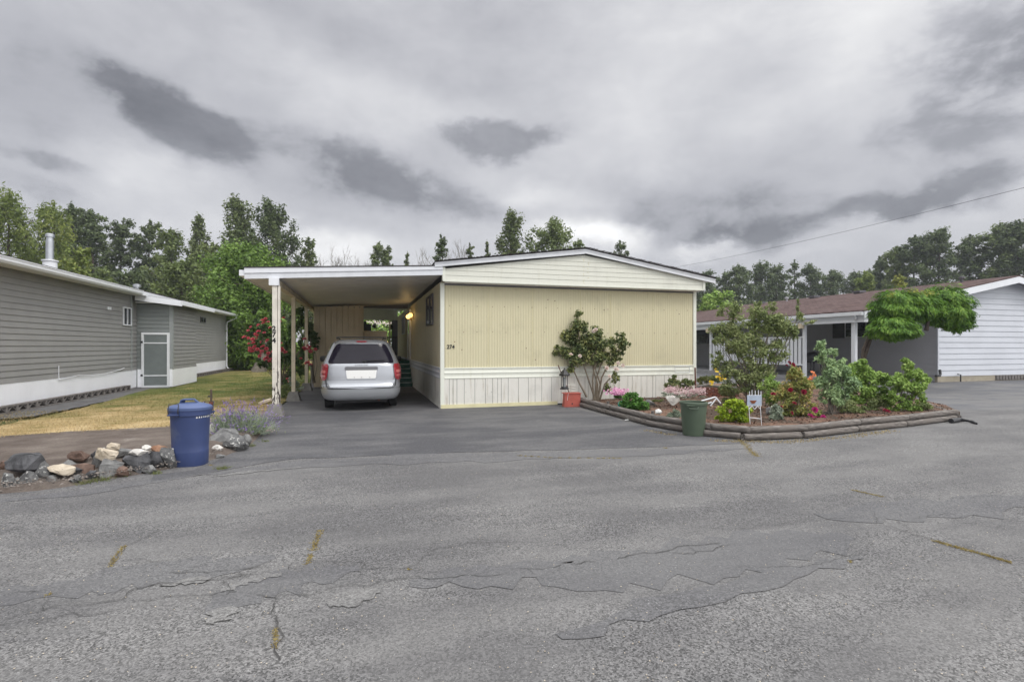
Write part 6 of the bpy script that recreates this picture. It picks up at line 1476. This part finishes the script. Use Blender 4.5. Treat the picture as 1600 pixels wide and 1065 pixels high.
# umbrella-headed wisteria by the porch post
wbase = pt(1350, 606, 18.4)
wr = empty('wisteria_tree', (wbase.x, wbase.y, 0), 'umbrella shaped wisteria tree in full leaf beside the white porch post', 'tree')
def wisteria():
    rng = np.random.RandomState(18); D = 18.6; C = []; Nn = []; T = []
    for (px_, py_, rx_, ry_, dd, n) in ((1402, 478, 40, 24, 0, 8500), (1396, 513, 34, 17, -.6, 5500), (1476, 478, 38, 31, .3, 9500), (1440, 478, 28, 22, -.1, 3500), (1496, 494, 22, 24, .2, 3000), (1372, 512, 16, 13, -.3, 1500)):
        c = np.array(pt(px_, py_ + ry_ * .28, D + dd)); wx = rx_ / FOC * D; wz = ry_ * 1.25 / FOC * D
        d = rng.normal(size=(n, 3)); d /= np.linalg.norm(d, axis=1, keepdims=True); d[:, 2] = np.where(d[:, 2] < 0, d[:, 2] * .62, d[:, 2])
        # lumpy dome: leaf sprays in tiers
        ph = np.arctan2(d[:, 1], d[:, 0]); lump = 1 + .07 * np.sin(ph * 5 + px_) + .11 * np.sin(d[:, 2] * 11 + ph * 2) + .08 * np.sin(ph * 9 + d[:, 2] * 6) + rng.normal(size=n) * .07
        r_ = (np.where(rng.random(n) < .75, rng.uniform(.84, 1.0, n), rng.uniform(.4, .9, n)) * lump)[:, None]
        C.append(c + d * r_ * np.array([wx, wx * .85, wz])); out = d * np.array([1, 1, .2]); out /= np.linalg.norm(out, axis=1, keepdims=True)
        Nn.append(d + rng.normal(size=(n, 3)) * .35 + np.array([0, 0, .5])); T.append(out + np.array([0, 0, -.75]) + rng.normal(size=(n, 3)) * .35)
    C = np.concatenate(C); leaf_object('crown', C, np.concatenate(Nn), .085 * rng.uniform(.6, 1.3, len(C)), M['leaf_wist'], wr, rng, .24, .12, np.concatenate(T))
    mb = MB()
    for st in ([(1348, 606), (1347, 570), (1349, 545), (1358, 525), (1375, 512), (1400, 500)], [(1350, 606), (1350, 560), (1360, 530), (1395, 505), (1440, 500), (1475, 488)], [(1447, 516), (1450, 505), (1455, 490)]):
        m = len(st); mb.tube([pt(q[0], q[1], D) for q in st], [.075 * (1 - .6 * i / (m - 1)) for i in range(m)], 7)
    mb.build('trunk', M['wood'], wr)
wisteria()
flower_mass(wr, [(1430, 456, 14, 4), (1392, 462, 10, 5), (1452, 460, 10, 5)], 18.2, 'leaf_yellow', 130, .06, 22, 'young_shoots', .3)
# ------------------------------------------------------------------ LEFT PLANTS
def lavender():
    D = 9.0; b = pt(372, 700, D); b.z = .05; root = empty('lavender_bush', b, 'rounded lavender bush with faded purple flower spikes beside the driveway', 'shrub')
    rng = np.random.RandomState(3); n = 5200; base = np.array(b) + rng.normal(size=(n, 3)) * np.array([.16, .16, .0])
    d = rng.normal(size=(n, 3)); d[:, 2] = np.abs(d[:, 2]) * .9 + .25; d /= np.linalg.norm(d, axis=1, keepdims=True); L = rng.uniform(.26, .56, n)[:, None]
    tip = base + d * L * np.array([.95, .95, .95]); tip[:, 2] = np.maximum(tip[:, 2], .04)
    blades_object('foliage', base + (tip - base) * rng.uniform(.1, .5, n)[:, None], tip, .011, M['leaf_grey'], root, rng)
    n2 = 700; i = rng.choice(np.where(d[:, 2] > .15)[0], n2); t2 = base[i] + d[i] * (L[i] + .06); 
    blades_object('flower_stalks', base[i], t2, .006, M['leaf_weed'], root, rng, 'stuff')
    C = np.concatenate([t2 + rng.normal(size=t2.shape) * .008 + d[i] * k * .018 for k in range(4)]); o = leaf_object('flower_spikes', C, rng.normal(size=C.shape), .013 * rng.uniform(.6, 1.3, len(C)), M['petal_lav'], root, rng, .6); o['kind'] = 'stuff'
    C = np.array(b) + rng.normal(size=(1500, 3)) * np.array([.2, .2, .12]) + np.array([0, 0, .16]); C[:, 2] = np.abs(C[:, 2]); leaf_object('inner_leaves', C, rng.normal(size=C.shape), .03 * rng.uniform(.6, 1.2, 1500), M['leaf_olive'], root, rng, .2)
lavender()
plant('seaside_daisy', (412, 690), 9.6, [(410, 684, 12, 9), (402, 692, 10, 7)], M['leaf_grey'], 'low straggly plant with small pinkish heads between lavender and driveway', 30, n=500, leaf=.02, asp=.2, cat='plant')
flower_mass(COL.objects['seaside_daisy'], [(410, 680, 14, 9), (418, 672, 8, 6)], 9.6, 'petal_pale', 160, .014, 31)
plant('lime_stonecrop', (10, 752), 6.5, [(5, 742, 13, 9), (24, 750, 12, 7), (40, 744, 8, 6)], M['leaf_lime'], 'lime yellow stonecrop growing among the leftmost rocks', 32, n=900, leaf=.016, cat='plant', up=1)
r_ = plant('climbing_rose', (440, 600), 18.5, [(410, 515, 14, 16), (402, 540, 12, 14), (420, 545, 16, 18), (410, 565, 12, 12), (428, 500, 10, 12), (440, 560, 12, 26), (450, 530, 12, 24), (468, 500, 9, 22), (474, 540, 9, 26), (460, 575, 14, 20), (486, 520, 6, 16), (490, 535, 4, 10), (448, 596, 12, 10)], M['leaf_climb'], 'climbing rose full of red flowers trained round the carport posts', 33, n=8000, leaf=.055, crad=.40, twigs=30, stem_r=.02, depth=1.0, power=.7,
 stems=[[(440, 602), (445, 560), (470, 500)], [(444, 602), (430, 560), (408, 520)], [(480, 600), (484, 550), (486, 510)]])
rg = random.Random(12)
pos = [(415, 498), (412, 505), (419, 503), (392, 511), (399, 522), (401, 525), (388, 528), (395, 530), (398, 542), (402, 546), (393, 545), (412, 541), (416, 545), (409, 549), (420, 553), (424, 561), (421, 564), (417, 558), (427, 565), (443, 497), (442, 548), (446, 551), (440, 545), (481, 540), (484, 543), (478, 546), (482, 566), (485, 570), (479, 567), (453, 595), (455, 598), (449, 592), (404, 508), (430, 528), (408, 534), (413, 520), (426, 549), (396, 536), (406, 556), (436, 570), (470, 560), (476, 530), (404, 518), (422, 512)]
blooms(r_, pos + [(a + rg.uniform(-9, 9), b + rg.uniform(-9, 9)) for a, b in pos[:26]], 17.9, .085, 'petal_red', 13)
plant('dark_climber', (489, 598), 19.5, [(488, 515, 8, 12), (492, 530, 8, 10), (480, 505, 7, 8), (494, 545, 4, 10)], M['leaf_climb'], 'dark leafy climber hanging between the last carport posts', 34, n=700, leaf=.06, twigs=8, stems=[[(489, 598), (490, 560), (488, 510)]])
plant('post_grass', (446, 622), 15.5, [(448, 612, 8, 16), (440, 618, 6, 10)], M['leaf_mid'], 'tall green weeds between the first two carport footings', 35, n=700, leaf=.05, asp=.16, up=0, cat='plant')
plant('flower_border', (462, 612), 16.5, [(465, 606, 10, 10), (458, 598, 10, 10)], M['leaf_grey'], 'pale border plant behind the second carport footing', 36, n=700, leaf=.035, cat='plant')

# ------------------------------------------------------------------ HEDGE and TREES
tree('hedge_tree', 385, 35, 386, 165, 'round', M['leaf_hedge'], 'big bright green round tree standing behind the left end of the carport', 41, n=34000, leaf=.13, bot=.04, gap=1.25)
plant('hedge', (400, 590), 33, [(330, 565, 26, 24), (352, 545, 26, 34), (385, 550, 30, 34), (420, 555, 26, 30), (455, 560, 26, 28), (365, 510, 30, 30), (400, 510, 30, 30), (440, 520, 26, 30), (478, 560, 22, 26)], M['leaf_hedge'], 'dark green hedge closing the back of the lawn behind the red roses', 42, n=17000, leaf=.13, cat='hedge', crad=.36, clumps=10, depth=.7)
thing('leaning_trunk', MB().tube([pt(404, 582, 31), pt(412, 560, 31), pt(420, 535, 31)], [.45, .28, .2], 8), M['stemgrey'], 'grey leaning trunk in front of the hedge under the red roses', 'tree trunk')
L_ = [
 ('willow_tree', 18, 40, 302, 130, 'willow', 'leaf_willow', 'feathery willow with light green hanging foliage at the far left', 15000, .17),
 ('willow_tree', 78, 42, 318, 82, 'willow', 'leaf_willow', 'second willow, just behind the metal flue', 9000, .17),
 ('cottonwood_tree', 106, 56, 318, 66, 'ragged', 'leaf_dark', 'dark tree rising right behind the second willow', 6500, .22),
 ('cottonwood_tree', 148, 56, 330, 66, 'ragged', 'leaf_dark', 'dark open tree to the right of the metal flue', 6500, .22),
 ('young_tree', 124, 34, 385, 50, 'round', 'leaf_willow', 'low yellow green tree right beside the metal flue', 3500, .14),
 ('cottonwood_tree', 192, 60, 342, 64, 'ragged', 'leaf_dark', 'first of the pair of round headed dark trees over the grey house roof', 6500, .22),
 ('cottonwood_tree', 234, 60, 346, 58, 'ragged', 'leaf_dark', 'second of the pair of round headed dark trees over the grey house roof', 6000, .22),
 ('birch_tree', 268, 55, 360, 74, 'ragged', 'leaf_mid', 'lighter open tree left of the narrow pointed poplar', 5000, .20),
 ('poplar_tree', 305, 55, 334, 64, 'poplar', 'leaf_poplar', 'narrow pointed poplar left of the tallest poplar', 5000, .20),
 ('birch_tree', 332, 52, 378, 70, 'ragged', 'leaf_mid', 'short ragged tree between the narrow and the tallest poplar', 4000, .20),
 ('understory_tree', 285, 46, 408, 90, 'round', 'leaf_mid', 'broad mid green tree low over the grey house roof', 8000, .18),
 ('understory_tree', 222, 48, 425, 90, 'round', 'leaf_dark', 'broad dark low tree below the pair of round headed trees', 7000, .18),
 ('understory_tree', 160, 46, 430, 80, 'round', 'leaf_mid', 'low mid green tree just above the grey roof gutter', 6000, .18),
 ('understory_tree', 60, 50, 400, 110, 'round', 'leaf_mid', 'low tree under the willows at the left', 6000, .18),
 ('poplar_tree', 368, 54, 308, 100, 'poplar', 'leaf_poplar', 'tallest poplar with an open ragged top', 9500, .21),
 ('poplar_tree', 432, 54, 319, 112, 'poplar', 'leaf_dark', 'dense dark poplar behind the carport corner', 13000, .21),
 ('poplar_tree', 484, 54, 371, 48, 'poplar', 'leaf_poplar', 'small poplar right of the dense dark one', 3000, .20),
 ('young_tree', 590, 60, 379, 50, 'ragged', 'leaf_poplar', 'small leafy tree above the middle of the carport roof', 3000, .20),
 ('young_tree', 610, 62, 384, 34, 'ragged', 'leaf_poplar', 'small leafy tree touching the right of its twin above the carport roof', 2500, .20),
 ('young_tree', 632, 62, 392, 20, 'poplar', 'leaf_poplar', 'tiniest pointed tree above the carport roof', 1300, .20),
 ('young_tree', 691, 58, 367, 46, 'sparse', 'leaf_dark', 'thin open tree above the left end of the gable', 2200, .20),
 ('young_tree', 736, 62, 379, 28, 'sparse', 'leaf_poplar', 'small thin tree over the left slope of the gable roof', 1500, .20),
 ('poplar_tree', 768, 60, 375, 20, 'poplar', 'leaf_poplar', 'little pointed tree left of the tall pointed tree behind the home', 1300, .20),
 ('poplar_tree', 803, 56, 330, 92, 'poplar', 'leaf_poplar', 'tall pointed tree behind the ridge of the mobile home', 7500, .21),
 ('poplar_tree', 862, 58, 344, 104, 'round', 'leaf_mid', 'broad bushy tree behind the gable peak', 8000, .21),
 ('young_tree', 893, 60, 372, 40, 'ragged', 'leaf_mid', 'low tree just left of the gable peak', 2500, .20),
 ('young_tree', 962, 60, 375, 42, 'ragged', 'leaf_dark', 'lone small tree over the right slope of the gable roof', 2200, .20),
]
for i, (nm, px_, D_, ty, wp_, kd, mt, lb, n_, lf) in enumerate(L_):
    tree(nm, px_, D_, ty, wp_, kd, M[mt], lb, 300 + i, n=n_, leaf=lf, bot=.12 if D_ < 50 else .2)
for i, (px_, ty, wp_, lb) in enumerate([(498, 381, 20, 'bare grey tree first from the left above the carport roof'), (521, 392, 22, 'bare sapling second from the left above the carport roof'), (548, 398, 14, 'smallest bare sapling above the carport roof'), (563, 388, 22, 'forked bare sapling left of the small leafy trees'),
                                      (660, 384, 24, 'bare sapling between the tiniest tree and the thin open tree'), (709, 382, 22, 'bare sapling right of the thin open tree over the gable'), (727, 380, 20, 'last bare sapling over the gable roof')]):
    bare_tree('bare_sapling', px_, 62, ty, wp_, lb, 400 + i, 'bare saplings behind the mobile home')
R_ = [(1100, 88, 428, 60), (1128, 92, 424, 46), (1150, 88, 414, 56), (1186, 90, 411, 58), (1216, 90, 414, 50), (1246, 92, 406, 34), (1272, 90, 412, 54), (1302, 90, 422, 50), (1330, 92, 424, 50), (1362, 88, 420, 44),
      (1378, 84, 402, 36), (1400, 80, 385, 52), (1430, 78, 370, 58), (1470, 76, 357, 74), (1512, 76, 368, 62), (1550, 74, 350, 76), (1592, 72, 346, 76), (1636, 70, 350, 80)]
OR = ['first', 'second', 'third', 'fourth', 'fifth', 'sixth, thin-topped', 'seventh', 'eighth', 'ninth', 'tenth', 'eleventh', 'twelfth', 'thirteenth', 'fourteenth', 'fifteenth', 'sixteenth', 'seventeenth', 'last']
for i, (px_, D_, ty, wp_) in enumerate(R_):
    tree('forest_tree', px_, D_, ty, wp_, 'sparse' if i == 5 else ('ragged' if i % 3 else 'round'), M['leaf_dark' if i % 4 != 3 or i < 8 else 'leaf_mid'], OR[i] + ' tree from the left in the tall dark row beyond the brown roof', 500 + i, n=1300 if i == 5 else (5200 if i < 10 else 8500), leaf=.27, bot=.12, group='dark trees beyond the brown roof', gap=1.15)
tree('light_tree', 1349, 60, 424, 46, 'round', M['leaf_willow'], 'light green round tree just above the brown ridge', 601, n=3500, leaf=.2)
tree('yellow_tree', 1405, 58, 428, 32, 'round', M['leaf_yellow'], 'small yellow tree just above the brown ridge', 602, n=2200, leaf=.18)
tree('bright_shrub_tree', 1112, 42, 456, 72, 'round', M['leaf_bush'], 'bright green low tree beside the right eave of the home', 603, n=5000, leaf=.15, bot=.1)
# distant wood that closes the gaps between the trees
rng = np.random.RandomState(77)
cen = []; radi = []
for px_ in range(1060, 1700, 9): cen.append(np.array(pt(px_, 482 + 8 * math.sin(px_ * .05) + rng.normal() * 5 - max(0, px_ - 1370) * .10, 98))); radi.append((2.4, 2.4, 3.4 + rng.random() * 1.5))
for px_ in range(1060, 1700, 14): cen.append(np.array(pt(px_, 505, 97))); radi.append((3, 3, 4))
for px_ in range(-60, 500, 11): cen.append(np.array(pt(px_, 452 + 12 * math.sin(px_ * .04) + rng.normal() * 7, 72))); radi.append((2., 2., 3.2 + rng.random() * 1.5))
for px_ in range(-60, 520, 16): cen.append(np.array(pt(px_, 500, 70))); radi.append((2.4, 2.4, 5))
C, d, idx = clump_pts(rng, cen, radi, 34000); C[:, 2] = np.maximum(C[:, 2], .2)
o = leaf_object('distant_wood', C, d + rng.normal(size=d.shape) * .5, .34 * rng.uniform(.6, 1.3, len(C)), M['leaf_dark'], None, rng, .6); props(o, 'dark mass of woodland far behind the houses', 'woodland', None, 'stuff')
plant('back_hedge', (590, 560), 46, [(560, 520, 30, 30), (590, 518, 30, 34), (615, 520, 30, 32), (640, 530, 30, 30), (530, 530, 26, 26)], M['leaf_bush'], 'light green hedge seen through the opening at the end of the deck', 43, n=6000, leaf=.15, cat='hedge', crad=.4, depth=.5)
flower_mass(COL.objects['back_hedge'], [(583, 505, 16, 4), (612, 508, 10, 7), (598, 506, 20, 4)], 44.5, 'petal_white', 110, .07, 44)
# ------------------------------------------------------------------ overhead cables
def cable(name, a, b, sag, r, label):
    pts = []
    for k in range(25): t = k / 24; p = a.lerp(b, t); p.z -= sag * 4 * t * (1 - t); pts.append(p)
    thing(name, MB().tube(pts, r, 5), M['cable'], label, 'cable', None)
cable('overhead_cable', pt(1700, 268, 26), pt(1000, 426, 80), .5, .013, 'overhead cable crossing the sky from the right edge down behind the home')
cable('overhead_cable', pt(1700, 404, 45), pt(1180, 460, 75), .3, .014, 'lower overhead cable in front of the dark trees on the right')
# ------------------------------------------------------------------ thin air haze
hz_ = MB().box(-90, 110, -16, 125, -1.1, 26).build('haze', None); hz_['kind'] = 'stuff'
hm = bpy.data.materials.new('haze'); hm.use_nodes = True; ht_ = NT(hm.node_tree); ht_.n.clear()
pv = ht_.new('ShaderNodeVolumePrincipled'); pv.inputs['Density'].default_value = .0007; pv.inputs['Color'].default_value = (.82, .87, .95, 1)
ht_.l.new(pv.outputs[0], ht_.new('ShaderNodeOutputMaterial').inputs['Volume']); hz_.data.materials.append(hm)
